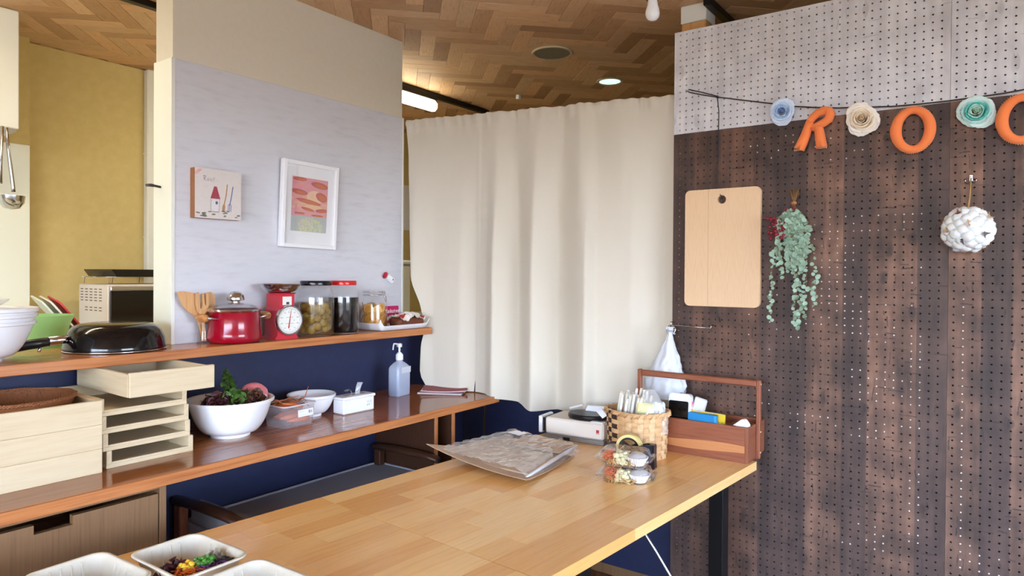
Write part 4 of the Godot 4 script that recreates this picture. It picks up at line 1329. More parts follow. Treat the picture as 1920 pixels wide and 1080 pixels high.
func jar(called: String, label: String, at: Vector3, r: float, h: float, lid: Material, fill: float, liquid: Color, dense: float, fruit: Color, count: int, fr: float, sd: int) -> void:
	var j := thing(called, label, "jar", at, PI * 0.5, "preserving jars on the upper shelf")
	turned("glass_body", [Vector2(0, 0.0), Vector2(r - 0.008, 0.0), Vector2(r - 0.002, 0.004), Vector2(r, 0.012), Vector2(r, h * 0.68), Vector2(r * 0.975, h * 0.76), Vector2(r * 0.88, h * 0.835), Vector2(r * 0.80, h * 0.875), Vector2(r * 0.79, h * 0.935)], M.clear_glass, j, Vector3.ZERO, 48)
	turned("lid", [Vector2(r * 0.80, h * 0.915), Vector2(r * 0.835, h * 0.915), Vector2(r * 0.84, h * 0.93), Vector2(r * 0.84, h * 0.985), Vector2(r * 0.815, h), Vector2(0, h), Vector2(0, h * 0.99), Vector2(r * 0.8, h * 0.97)], lid, j, Vector3.ZERO, 48)
	var lm := glass("liquid_%d" % sd, liquid, dense, 0.03)
	turned("liquid", [Vector2(0, 0.004), Vector2(r - 0.007, 0.004), Vector2(r - 0.0025, 0.012), Vector2(r - 0.0025, fill), Vector2(0, fill)], lm, j, Vector3.ZERO, 40)
	var rg := RandomNumberGenerator.new()
	rg.seed = sd
	var b := ball_mesh(10, 7, 0.12, sd)
	var mats := [mat("fruit_%d_0" % sd, fruit, 0.5), mat("fruit_%d_1" % sd, fruit.lightened(0.12), 0.5), mat("fruit_%d_2" % sd, fruit.darkened(0.2), 0.5)]
	var placed := []
	var tries := 0
	while placed.size() < count and tries < 6000:
		tries += 1
		var t := rg.randf() * TAU
		var q := (r - 0.006 - fr) * sqrt(rg.randf_range(0.35, 1.0))
		var y := rg.randf_range(fr + 0.006, fill - fr * 1.1) if sd == 1 else rg.randf_range(fill - 0.05, fill - fr)
		var p := Vector3(q * cos(t), y, q * sin(t))
		var ok := true
		for o in placed:
			if o.distance_to(p) < fr * 1.55:
				ok = false
				break
		if ok:
			placed.append(p)
	for k in placed.size():
		inst("plum", b, mats[k % 3], j, ball_xf(placed[k], Vector3.ONE * fr * rg.randf_range(0.9, 1.08), Vector3(rg.randf(), rg.randf(), rg.randf()) * 6.0))

func lemon_jar() -> void:
	var j := thing("lemon_jar", "glass clip-top jar of sliced lemons on the white tray", "jar", Vector3(-2.238, S + 0.005, -2.085), PI * 0.5, "preserving jars on the upper shelf")
	var r := 0.0595
	turned("glass_body", [Vector2(0, 0.0), Vector2(r - 0.008, 0.0), Vector2(r, 0.008), Vector2(r, 0.108), Vector2(r * 0.95, 0.122), Vector2(r * 0.80, 0.135), Vector2(r * 0.74, 0.141), Vector2(r * 0.74, 0.150)], M.clear_glass, j, Vector3.ZERO, 44)
	var lid := turned("lid", [Vector2(r * 0.76, 0.154), Vector2(r * 0.80, 0.156), Vector2(r * 0.80, 0.168), Vector2(r * 0.7, 0.172), Vector2(0, 0.172)], M.clear_glass, j, Vector3.ZERO, 40)
	for y in [0.147, 0.160]:
		var st := st0()
		var ring := []
		for k in 36: ring.append(Vector3(r * 0.80 * cos(TAU * k / 36), y, r * 0.80 * sin(TAU * k / 36)))
		tube(st, ring, 0.0022, 6, true)
		obj("wire_band", st, M.steel, j)
	rod("clip", [Vector3(r * 0.80, 0.164, 0), Vector3(r * 0.86, 0.15, 0.004), Vector3(r * 0.92, 0.130, 0.010), Vector3(r * 1.04, 0.113, 0.012)], 0.0026, M.steel, j)
	rod("clip", [Vector3(r * 0.80, 0.164, 0.016), Vector3(r * 0.90, 0.14, 0.018), Vector3(r * 1.02, 0.116, 0.016)], 0.0022, M.steel, j)
	turned("liquid", [Vector2(0, 0.004), Vector2(r - 0.005, 0.004), Vector2(r - 0.0025, 0.010), Vector2(r - 0.0025, 0.075), Vector2(0, 0.075)], glass("liquid_lemon", c8(196, 132, 40), 0.25, 0.03), j, Vector3.ZERO, 40)
	# slices: a ring of rind round pale flesh
	var rs := st0()
	lathe(rs, [Vector2(0.0185, -0.002), Vector2(0.021, -0.002), Vector2(0.0215, 0), Vector2(0.021, 0.002), Vector2(0.0185, 0.002)], 18)
	lathe(rs, [Vector2(0, -0.0016), Vector2(0.0165, -0.0016), Vector2(0.0165, 0.0016), Vector2(0, 0.0016)], 18)
	var rind := mesh_of(rs)
	var fs := st0()
	lathe(fs, [Vector2(0.0165, -0.0018), Vector2(0.0186, -0.0018), Vector2(0.0186, 0.0018), Vector2(0.0165, 0.0018)], 18)
	var pith := mesh_of(fs)
	var rg := RandomNumberGenerator.new()
	rg.seed = 12
	var m1 := mat("lemon_flesh", c8(206, 146, 52), 0.4)
	var m2 := mat("lemon_pith", c8(232, 204, 138), 0.5)
	for k in 34:
		var t := TAU * k * 0.381966
		var y := 0.022 + (k / 34.0) * 0.075
		var out := Vector3(cos(t), rg.randf_range(-0.35, 0.5), sin(t)).normalized()
		var b := Basis(Quaternion(Vector3.UP, out))
		var s := inst("lemon_slice", rind, m1, j, Transform3D(b, Vector3(cos(t), 0, sin(t)) * rg.randf_range(0.040, 0.047) + Vector3(0, y, 0)))
		inst("pith", pith, m2, s)

# ---------------------------------------------------------------- things on the counter
func leaf_cluster(st: SurfaceTool, c: Vector3, rad: Vector3, count: int, size: float, sd: int, ruffle := 0.3) -> void:
	var r := RandomNumberGenerator.new()
	r.seed = sd
	for k in count:
		var d := Vector3(r.randf_range(-1, 1), r.randf_range(-0.1, 1), r.randf_range(-1, 1)).normalized()
		var p := c + d * rad * sqrt(r.randf_range(0.25, 1.0))
		var b := Basis(Quaternion(Vector3.UP, (d + Vector3(r.randf_range(-0.6, 0.6), r.randf_range(-0.2, 0.6), r.randf_range(-0.6, 0.6))).normalized())) * Basis(Vector3.UP, r.randf() * TAU)
		var s := size * r.randf_range(0.6, 1.25)
		var ph := r.randf() * TAU
		var f := func(u: float, v: float) -> Vector3:
			var w := sin(PI * clampf(v * 0.92 + 0.04, 0.0, 1.0)) * 0.55
			var x := (u - 0.5) * 2.0 * w
			return p + b * (Vector3(x, v - 0.2, 0.35 * x * x - 0.25 * v * v + ruffle * 0.25 * sin(v * 9.0 + ph) * absf(x) * 2.0) * s)
		grid(st, 4, 5, f, k % 2 == 0)

func counter_things() -> void:
	var H := PI * 0.5
	# pale wooden boxes
	var lab := ["bottom pale wooden box of the wide stack on the counter", "middle pale wooden box of the wide stack on counter", "top pale wooden box of the wide stack, holding a wicker tray"]
	var zr := -0.845
	for k in 3:
		var b := thing("wooden_box", lab[k], "box", Vector3(-1.948, CT + k * 0.0645, 0), 0.0, "wide pale wooden boxes")
		var h := 0.0642
		slab("front_board", Vector3(-0.012, 0.0, zr), Vector3(0.0, h, -0.25), M.pale_wood, b, 0.001, 2)
		slab("back_board", Vector3(-0.335, 0.0, zr), Vector3(-0.323, h, -0.25), M.pale_wood, b, 0.001, 2)
		slab("side_board", Vector3(-0.323, 0.0, zr), Vector3(-0.012, h - 0.0005, zr + 0.012), M.pale_wood, b, 0.001, 0)
		slab("side_board", Vector3(-0.323, 0.0, -0.262), Vector3(-0.012, h - 0.0005, -0.25), M.pale_wood, b, 0.001, 0)
		slab("base_board", Vector3(-0.323, 0.0, zr + 0.012), Vector3(-0.012, 0.006, -0.262), M.pale_wood, b, 0.0, 2)
	var wk := thing("wicker_tray", "round brown wicker tray lying in the top wooden box", "tray", Vector3(-2.105, CT + 0.158, -0.690))
	var wm := wood("wicker", [c8(84, 46, 22), c8(140, 84, 44), c8(112, 62, 32)], 0.6, 30.0, 30.0, 98, 0.05)
	turned("woven_base", [Vector2(0, 0.0), Vector2(0.115, 0.0), Vector2(0.128, 0.012), Vector2(0.142, 0.042), Vector2(0.139, 0.044), Vector2(0.124, 0.016), Vector2(0.112, 0.005), Vector2(0, 0.005)], wm, wk, Vector3.ZERO, 60)
	var st := st0()
	for s in 3:
		var ring := []
		for k in 120:
			var t := TAU * k / 120
			var rr := 0.142 + 0.0035 * sin(t * 36.0 + s * TAU / 3)
			ring.append(Vector3(rr * cos(t), 0.046 + 0.0035 * cos(t * 36.0 + s * TAU / 3), rr * sin(t)))
		tube(st, ring, 0.003, 5, true)
	obj("braided_rim", st, wm, wk)
	st = st0()
	for k in 13:
		var o := -0.105 + k * 0.0175
		var hw := sqrt(maxf(0.0, 0.112 * 0.112 - o * o))
		var a := []
		var c := []
		for e in 17:
			var q := -hw + 2.0 * hw * e / 16.0
			a.append(Vector3(q, 0.0065 + 0.0012 * sin(e * PI + k * PI), o))
			c.append(Vector3(o, 0.0065 - 0.0012 * sin(e * PI + k * PI), q))
		tube(st, a, 0.0022, 4, false, Vector2(0.6, 1.8))
		tube(st, c, 0.0022, 4, false, Vector2(0.6, 1.8))
	stuff(obj("woven_strands", st, wm, wk))
	# shallow trays with open fronts
	var sl := ["lowest open-fronted wooden letter tray on the counter", "second open-fronted wooden letter tray from the counter", "third open-fronted wooden letter tray from the counter", "uppermost open-fronted wooden letter tray of the narrow stack"]
	for k in 4:
		var z: float = [-1.111, -1.1015, -1.097, -1.091][k]
		var b := thing("open_tray", sl[k], "tray", Vector3(-1.972, CT + k * 0.0480, z), 0.0, "open-fronted wooden trays in a narrow stack")
		slab("base_board", Vector3(-0.31, 0.0, 0.0), Vector3(0.0, 0.011, 0.245), M.pale_wood, b, 0.001, 2)
		slab("side_board", Vector3(-0.31, 0.011, 0.0), Vector3(0.0, 0.0475, 0.014), M.pale_wood, b, 0.001, 0)
		slab("side_board", Vector3(-0.31, 0.011, 0.231), Vector3(0.0, 0.0475, 0.245), M.pale_wood, b, 0.001, 0)
		slab("back_board", Vector3(-0.31, 0.011, 0.014), Vector3(-0.30, 0.0475, 0.231), M.pale_wood, b, 0.001, 2)
		slab("front_lip", Vector3(-0.012, 0.011, 0.014), Vector3(0.0, 0.0165, 0.231), M.pale_wood, b, 0.0005, 2)
	var ot := thing("deep_wooden_tray", "pale wooden tray standing askew on top of both stacks", "tray", Vector3(-1.917, 1.0235, -0.900), deg_to_rad(-2.0))
	slab("front_board", Vector3(-0.012, 0, -0.242), Vector3(0, 0.068, 0), M.pale_wood, ot, 0.002, 2)
	slab("back_board", Vector3(-0.355, 0, -0.242), Vector3(-0.343, 0.063, 0), M.pale_wood, ot, 0.002, 2)
	slab("side_board", Vector3(-0.343, 0, -0.012), Vector3(-0.012, 0.063, 0), M.pale_wood, ot, 0.001, 0)
	slab("side_board", Vector3(-0.343, 0, -0.242), Vector3(-0.012, 0.063, -0.230), M.pale_wood, ot, 0.001, 0)
	slab("base_board", Vector3(-0.343, 0, -0.230), Vector3(-0.012, 0.008, -0.012), M.pale_wood, ot, 0.0, 2)
	# salad bowl and what lies in it
	var bb := thing("salad_bowl", "large white bowl full of salad leaves on the counter", "bowl", Vector3(-2.066, CT, -1.292), 0.0)
	turned("body", bowl_profile(0.137, 0.122, 0.062, 0.004, 0.008), M.white_ceramic, bb, Vector3.ZERO, 60)
	var cb := Vector3(-2.066, CT + 0.098, -1.292)
	var dk := mottled("red_lettuce", [c8(40, 10, 16), c8(78, 26, 34), c8(52, 18, 20), c8(96, 60, 46)], 0.5, 30.0, 101, 0.03)
	var l1 := thing("red_lettuce", "dark red lettuce tuft at the box side of the salad bowl", "lettuce", cb + Vector3(0.034, 0.016, 0.070))
	st = st0()
	leaf_cluster(st, Vector3.ZERO, Vector3(0.032, 0.026, 0.034), 90, 0.024, 3, 0.8)
	stuff(obj("leaves", st, dk, l1))
	var l2 := thing("red_lettuce", "brown frilled lettuce heap in front of the pink turnip", "lettuce", cb + Vector3(0.056, 0.017, -0.036))
	st = st0()
	leaf_cluster(st, Vector3.ZERO, Vector3(0.028, 0.024, 0.052), 130, 0.022, 5, 0.9)
	stuff(obj("leaves", st, mottled("brown_lettuce", [c8(40, 12, 14), c8(100, 66, 46), c8(60, 22, 22), c8(150, 112, 84)], 0.5, 40.0, 102, 0.03), l2))
	var hb := thing("herb_sprig", "green leafy herb sprig standing up in the salad bowl", "herb", cb + Vector3(0.03, -0.02, 0.012))
	var gm := mottled("herb_green", [c8(34, 62, 22), c8(78, 112, 42), c8(52, 84, 30)], 0.5, 40.0, 103, 0.03)
	st = st0()
	leaf_cluster(st, Vector3(0.02, 0.035, 0.0), Vector3(0.03, 0.03, 0.045), 60, 0.026, 7, 0.8)
	for k in 26:
		var t := k / 25.0
		leaf_cluster(st, Vector3(-0.02 - 0.02 * t, 0.045 + 0.085 * t, -0.010 + 0.012 * t), Vector3(0.014, 0.01, 0.018) * (1.2 - t), 2, 0.017, 200 + k, 0.6)
	stuff(obj("leaves", st, gm, hb))
	rod("stem", [Vector3(0, -0.03, 0), Vector3(-0.02, 0.045, -0.010), Vector3(-0.04, 0.128, 0.0)], [0.003, 0.0025, 0.001], gm, hb, 6)
	var tp := thing("pink_turnip", "halved pink turnip leaning in the salad bowl", "turnip", cb + Vector3(0.005, 0.022, -0.082))
	var tb := Basis(Vector3.UP, deg_to_rad(60)) * Basis(Vector3.RIGHT, deg_to_rad(-10))
	var tm := inst("root", ball_mesh(28, 16, 0.06, 4), mottled("turnip_skin", [c8(196, 90, 104), c8(222, 132, 138), c8(206, 104, 116)], 0.45, 8.0, 104), tp, Transform3D(tb.scaled_local(Vector3(0.048, 0.042, 0.03)), Vector3.ZERO))
	st = st0()
	leaf_cluster(st, Vector3(0.030, -0.006, 0.010), Vector3(0.014, 0.014, 0.03), 24, 0.024, 9, 0.6)
	obj("cut_flesh", st, mottled("turnip_flesh", [c8(222, 190, 180), c8(236, 216, 206), c8(170, 50, 80)], 0.5, 30.0, 105), tp)
	# plastic tub with carrots
	var tu := thing("plastic_tub", "clear plastic tub of carrots with a white barcode label", "tub", Vector3(-1.978, CT, -1.440), deg_to_rad(4))
	var shell_m := glass("frosted_plastic", c8(225, 214, 220), 0.22, 0.12)
	st = st0()
	var wall := func(r0: Vector2, r1: Vector2, y0: float, y1: float) -> void:
		var a := rrect(r0.x, r0.y, 0.014, 4)
		var c := rrect(r1.x, r1.y, 0.014, 4)
		st.set_smooth_group(1)
		for k in a.size():
			var k2 := (k + 1) % a.size()
			quad(st, Vector3(a[k].x, y0, a[k].y), Vector3(c[k].x, y1, c[k].y), Vector3(c[k2].x, y1, c[k2].y), Vector3(a[k2].x, y0, a[k2].y))
	wall.call(Vector2(0.104, 0.126), Vector2(0.116, 0.140), 0.0, 0.074)
	var fl := []
	for q in rrect(0.104, 0.126, 0.014, 4): fl.append(Vector3(q.x, 0.0, q.y))
	poly(st, fl, Vector3.DOWN)
	var tubn := Vector3(-0.062, 0, -0.072)
	var o := obj("shell", st, shell_m, tu)
	o.position = tubn
	st = st0()
	var rim := []
	for q in rrect(0.119, 0.143, 0.015, 4): rim.append(tubn + Vector3(q.x, 0.0745, q.y))
	tube(st, rim, 0.003, 6, true)
	obj("rim", st, glass("rim_plastic", c8(230, 224, 230), 0.6, 0.15), tu)
	var li := Image.create(96, 36, false, Image.FORMAT_RGB8)
	li.fill(c8(232, 232, 236))
	var rr := RandomNumberGenerator.new()
	rr.seed = 2
	for k in 22: stroke(li, [Vector2(66 + k, 8), Vector2(66 + k, 22)], rr.randf_range(0.4, 1.0), Color(0.2, 0.25, 0.3, 0.9 if rr.randf() < 0.55 else 0.0))
	stroke(li, [Vector2(5, 9), Vector2(40, 9)], 1.0, Color(0.5, 0.5, 0.55, 0.8))
	stroke(li, [Vector2(5, 27), Vector2(88, 27)], 1.0, Color(0.6, 0.6, 0.65, 0.7))
	plate("label", 0.068, 0.024, tubn + Vector3(0.0575, 0.044, -0.022), picture("tub_label", li, 0.5), tu, Basis(Vector3.UP, H) * Basis(Vector3.RIGHT, deg_to_rad(-4.6)))
	var carrot := [[Vector3(0.0, 0.066, 0.045), Vector3(-0.01, 0.075, -0.05), 0.011, "thick"], [Vector3(0.03, 0.062, -0.03), Vector3(0.025, 0.084, 0.055), 0.009, "slim"], [Vector3(-0.03, 0.06, -0.05), Vector3(-0.028, 0.072, 0.05), 0.011, "rear"], [Vector3(0.02, 0.03, -0.05), Vector3(0.01, 0.028, 0.052), 0.016, "lower"], [Vector3(-0.02, 0.03, -0.05), Vector3(-0.02, 0.03, 0.052), 0.016, "buried"], [Vector3(0.033, 0.018, -0.055), Vector3(0.033, 0.02, 0.04), 0.012, "bottom"]]
	var cm := mottled("carrot_skin", [c8(170, 78, 36), c8(206, 112, 60), c8(186, 92, 50)], 0.55, 40.0, 106)
	var cl := ["thick orange carrot lying across the top of the tub", "slim carrot sticking up at the front of the tub", "orange carrot along the rear of the tub", "carrot seen through the lower front wall of the tub", "carrot buried at the back bottom of the tub", "short carrot on the floor of the tub"]
	for k in carrot.size():
		var q: Array = carrot[k]
		var ca := thing("carrot", cl[k], "carrot", Vector3(-1.978, CT, -1.440), deg_to_rad(4), "carrots in the tub")
		var a: Vector3 = tubn + q[0]
		var b: Vector3 = tubn + q[1]
		rod("root", [a, a.lerp(b, 0.03), a.lerp(b, 0.3), a.lerp(b, 0.7), b], [q[2] * 0.5, q[2], q[2] * 0.95, q[2] * 0.65, q[2] * 0.2], cm, ca, 10)
		if k < 3:
			var tip: Vector3 = [Vector3(0.01, 0.105, -0.060), Vector3(0.04, 0.105, 0.10), Vector3(-0.02, 0.09, -0.06)][k]
			rod("root_tip", [b, b.lerp(tubn + tip, 0.5) + Vector3(0, 0.004, 0), tubn + tip] if k != 0 else [b, tubn + Vector3(0.004, 0.088, -0.066), tubn + Vector3(0.012, 0.125, -0.074)], [q[2] * 0.25, 0.0022, 0.0008], cm, ca, 6)
	st = st0()
	for k in 26:
		var p0 := tubn + Vector3(rr.randf_range(-0.04, 0.045), rr.randf_range(0.07, 0.082), rr.randf_range(-0.05, 0.05))
		var p1 := p0 + Vector3(rr.randf_range(-0.03, 0.03), rr.randf_range(-0.01, 0.012), rr.randf_range(-0.04, 0.04))
		tube(st, [p0, p0.lerp(p1, 0.5) + Vector3(0, 0.006, 0), p1], 0.0011, 4)
	var pe := thing("carrot_peelings", "tangle of brown carrot rootlets on top of the tub", "peelings", Vector3(-1.978, CT, -1.440), deg_to_rad(4))
	stuff(obj("strands", st, mottled("peel", [c8(120, 74, 44), c8(160, 100, 60)], 0.7, 40.0, 107), pe))
	# small white bowl
	var sb := thing("small_bowl", "small empty white bowl beside the clear plastic tub", "bowl", Vector3(-2.109, CT, -1.652))
	turned("body", bowl_profile(0.089, 0.082, 0.036, 0.0035, 0.006), M.white_ceramic, sb, Vector3.ZERO, 48)
	# white lidded box with plastic film
	var wb := thing("tissue_box", "white lidded plastic box with clear film poking from its slot", "box", Vector3(-2.003, CT, -1.716), deg_to_rad(-2))
	var bl := st0()
	box(bl, Vector3(-0.034, 0.029, -0.077), Vector3(0.064, 0.056, 0.150), 0.004)
	obj("body", bl, M.white_plastic, wb)
	var ld := slab("lid", Vector3(-0.069, 0.055, -0.156), Vector3(0.002, 0.066, 0.002), M.white_plastic, wb, 0.003)
	slab("slot", Vector3(-0.044, 0.0655, -0.126), Vector3(-0.024, 0.0665, -0.03), mat("slot_grey", c8(170, 170, 174), 0.6), ld)
	var film := glass("film", c8(220, 222, 228), 0.30, 0.15)
	for k in 2:
		st = st0()
		var ff := func(u: float, v: float) -> Vector3:
			if k == 0:
				return Vector3(-0.034 + (u - 0.5) * 0.016 * v, 0.064 + 0.046 * v, -0.092 - 0.018 * (u - 0.4) * (1.2 - 0.4 * v) - 0.014 * v * v)
			return Vector3(-0.034 + (u - 0.5) * 0.02, 0.064 + 0.024 * sin(v * 2.2), -0.066 + 0.026 * (u - 0.5) * (1.0 - v) + 0.03 * v * v)
		sheet(st, 6, 8, ff, 0.0006)
		obj("film_tip", st, film, wb)
	var wi := Image.create(64, 48, false, Image.FORMAT_RGBA8)
	wi.fill(c8(232, 233, 236))
	for y in [8, 14, 20]: stroke(wi, [Vector2(8, y), Vector2(54, y - 2)], 0.8, Color(0.55, 0.57, 0.62, 0.8))
	for q in [[14, 32], [30, 31]]:
		dab(wi, Vector2(q[0], q[1]), Vector2(5, 5), Color(0.4, 0.42, 0.48, 0.8))
		dab(wi, Vector2(q[0] - 1, q[1] - 1), Vector2(2, 2), Color(0.85, 0.86, 0.9, 0.9))
	stroke(wi, [Vector2(40, 30), Vector2(56, 29)], 0.8, Color(0.6, 0.62, 0.66, 0.8))
	plate("print", 0.034, 0.030, Vector3(-0.0018, 0.030, -0.126), picture("box_print", wi, 0.4), wb, Basis(Vector3.UP, H))
	# sanitiser bottle
	var sn := thing("pump_bottle", "translucent pump bottle of hand sanitiser near the curtain", "bottle", Vector3(-2.150, CT, -2.155), H + 0.12)
	var bm := glass("bottle_plastic", c8(206, 214, 232), 0.55, 0.2)
	st = st0()
	var sec := [[0.0, 0.082, 0.052, 0.010], [0.004, 0.090, 0.060, 0.012], [0.118, 0.090, 0.060, 0.012], [0.128, 0.084, 0.056, 0.014], [0.142, 0.052, 0.042, 0.014], [0.149, 0.030, 0.030, 0.0148], [0.158, 0.030, 0.030, 0.0148]]
	st.set_smooth_group(1)
	for k in sec.size() - 1:
		var a := rrect(sec[k][1], sec[k][2], sec[k][3], 5)
		var c := rrect(sec[k + 1][1], sec[k + 1][2], sec[k + 1][3], 5)
		for e in a.size():
			var e2 := (e + 1) % a.size()
			quad(st, Vector3(a[e].x, sec[k][0], a[e].y), Vector3(c[e].x, sec[k + 1][0], c[e].y), Vector3(c[e2].x, sec[k + 1][0], c[e2].y), Vector3(a[e2].x, sec[k][0], a[e2].y))
	obj("bottle", st, bm, sn)
	st = st0()
	var lq := rrect(0.084, 0.054, 0.010, 4)
	prism(st, lq, 0.003, 0.104, Basis(Vector3(1, 0, 0), Vector3(0, 0, -1), Vector3(0, 1, 0)), Vector3.ZERO, true)
	obj("liquid", st, glass("gel", c8(150, 176, 218), 0.55, 0.05), sn)
	slab("label", Vector3(-0.022, 0.100, 0.0302), Vector3(0.042, 0.126, 0.0306), glass("label_film", c8(228, 232, 240), 0.6, 0.2), sn)
	turned("collar", [Vector2(0, 0.156), Vector2(0.0165, 0.156), Vector2(0.0165, 0.178), Vector2(0.011, 0.184), Vector2(0.008, 0.188), Vector2(0, 0.188)], M.white_plastic, sn, Vector3.ZERO, 24)
	rod("plunger", [Vector3(0, 0.186, 0), Vector3(0, 0.214, 0)], 0.0045, M.white_plastic, sn, 12)
	turned("pump_head", [Vector2(0, 0.212), Vector2(0.011, 0.212), Vector2(0.012, 0.216), Vector2(0.0115, 0.226), Vector2(0.007, 0.229), Vector2(0, 0.229)], M.white_plastic, sn, Vector3.ZERO, 20)
	rod("spout", [Vector3(-0.006, 0.223, 0), Vector3(-0.026, 0.228, 0.002), Vector3(-0.043, 0.230, 0.004), Vector3(-0.047, 0.222, 0.004), Vector3(-0.050, 0.204, 0.004)], [0.0045, 0.0038, 0.0034, 0.0034, 0.0030], M.white_plastic, sn, 10)
	# leaflets
	var pc := [c8(222, 222, 224), c8(120, 44, 52), c8(206, 200, 196), c8(140, 56, 60)]
	var pn := ["white leaflet at the bottom of the pile under the curtain", "dark red leaflet second in the pile under curtain", "pale leaflet third in the pile under curtain", "red leaflet on top of the pile under curtain"]
	for k in 4:
		var le := thing("leaflet", pn[k], "leaflet", Vector3(-2.055, CT + 0.0004 + k * 0.0038, -2.335), deg_to_rad(28.0 + k * 4.0), "leaflets under the curtain")
		st = st0()
		var pf := func(u: float, v: float) -> Vector3:
			return Vector3((u - 0.5) * 0.20 + 0.004 * k, 0.003 + 0.004 * pow(absf(u - 0.5) * 2.0, 2.0) * k * 0.5, (v - 0.5) * -0.13)
		sheet(st, 8, 4, pf, 0.0028)
		obj("paper", st, mat("leaflet_%d" % k, pc[k], 0.6), le)

# ---------------------------------------------------------------- things on the tables
func loft(st: SurfaceTool, sec: Array, cap := true) -> void:
	# rounded rectangles [y, width x, depth z, corner radius], outward side first
	st.set_smooth_group(1)
	for k in sec.size() - 1:
		var a := rrect(sec[k][1], sec[k][2], sec[k][3], 5)
		var c := rrect(sec[k + 1][1], sec[k + 1][2], sec[k + 1][3], 5)
		for e in a.size():
			var e2 := (e + 1) % a.size()
			quad(st, Vector3(a[e].x, sec[k][0], a[e].y), Vector3(c[e].x, sec[k + 1][0], c[e].y), Vector3(c[e2].x, sec[k + 1][0], c[e2].y), Vector3(a[e2].x, sec[k][0], a[e2].y))
	st.set_smooth_group(-1)
	if cap:
		for q in [[sec[0], Vector3.DOWN], [sec[-1], Vector3.UP]]:
			var ring := []
			for p in rrect(q[0][1], q[0][2], q[0][3], 5): ring.append(Vector3(p.x, q[0][0], p.y))
			poly(st, ring, q[1])

func bumps(parent: Node, called: String, mesh: Mesh, m: Material, pts: Array, r: float, rg: RandomNumberGenerator) -> void:
	var st := st0()
	for p in pts:
		st.append_from(mesh, 0, ball_xf(p, Vector3.ONE * r * rg.randf_range(0.8, 1.2), Vector3(rg.randf(), rg.randf(), rg.randf()) * 6.0))
	stuff(inst(called, st.commit(), m, parent))

func cloud(rg: RandomNumberGenerator, c: Vector3, e: Vector3, n: int) -> Array:
	var out := []
	for k in n:
		out.append(c + Vector3(rg.randf_range(-1, 1) * e.x, rg.randf_range(-1, 1) * e.y, rg.randf_range(-1, 1) * e.z))
	return out

func shreds(st: SurfaceTool, rg: RandomNumberGenerator, c: Vector3, e: Vector3, n: int, l: float, r: float) -> void:
	for k in n:
		var p := c + Vector3(rg.randf_range(-1, 1) * e.x, rg.randf_range(-1, 1) * e.y, rg.randf_range(-1, 1) * e.z)
		var d := Vector3(rg.randf_range(-1, 1), rg.randf_range(-0.4, 0.4), rg.randf_range(-1, 1)).normalized() * l
		tube(st, [p - d * 0.5, p + Vector3(0, l * 0.12, 0), p + d * 0.5], r, 4)

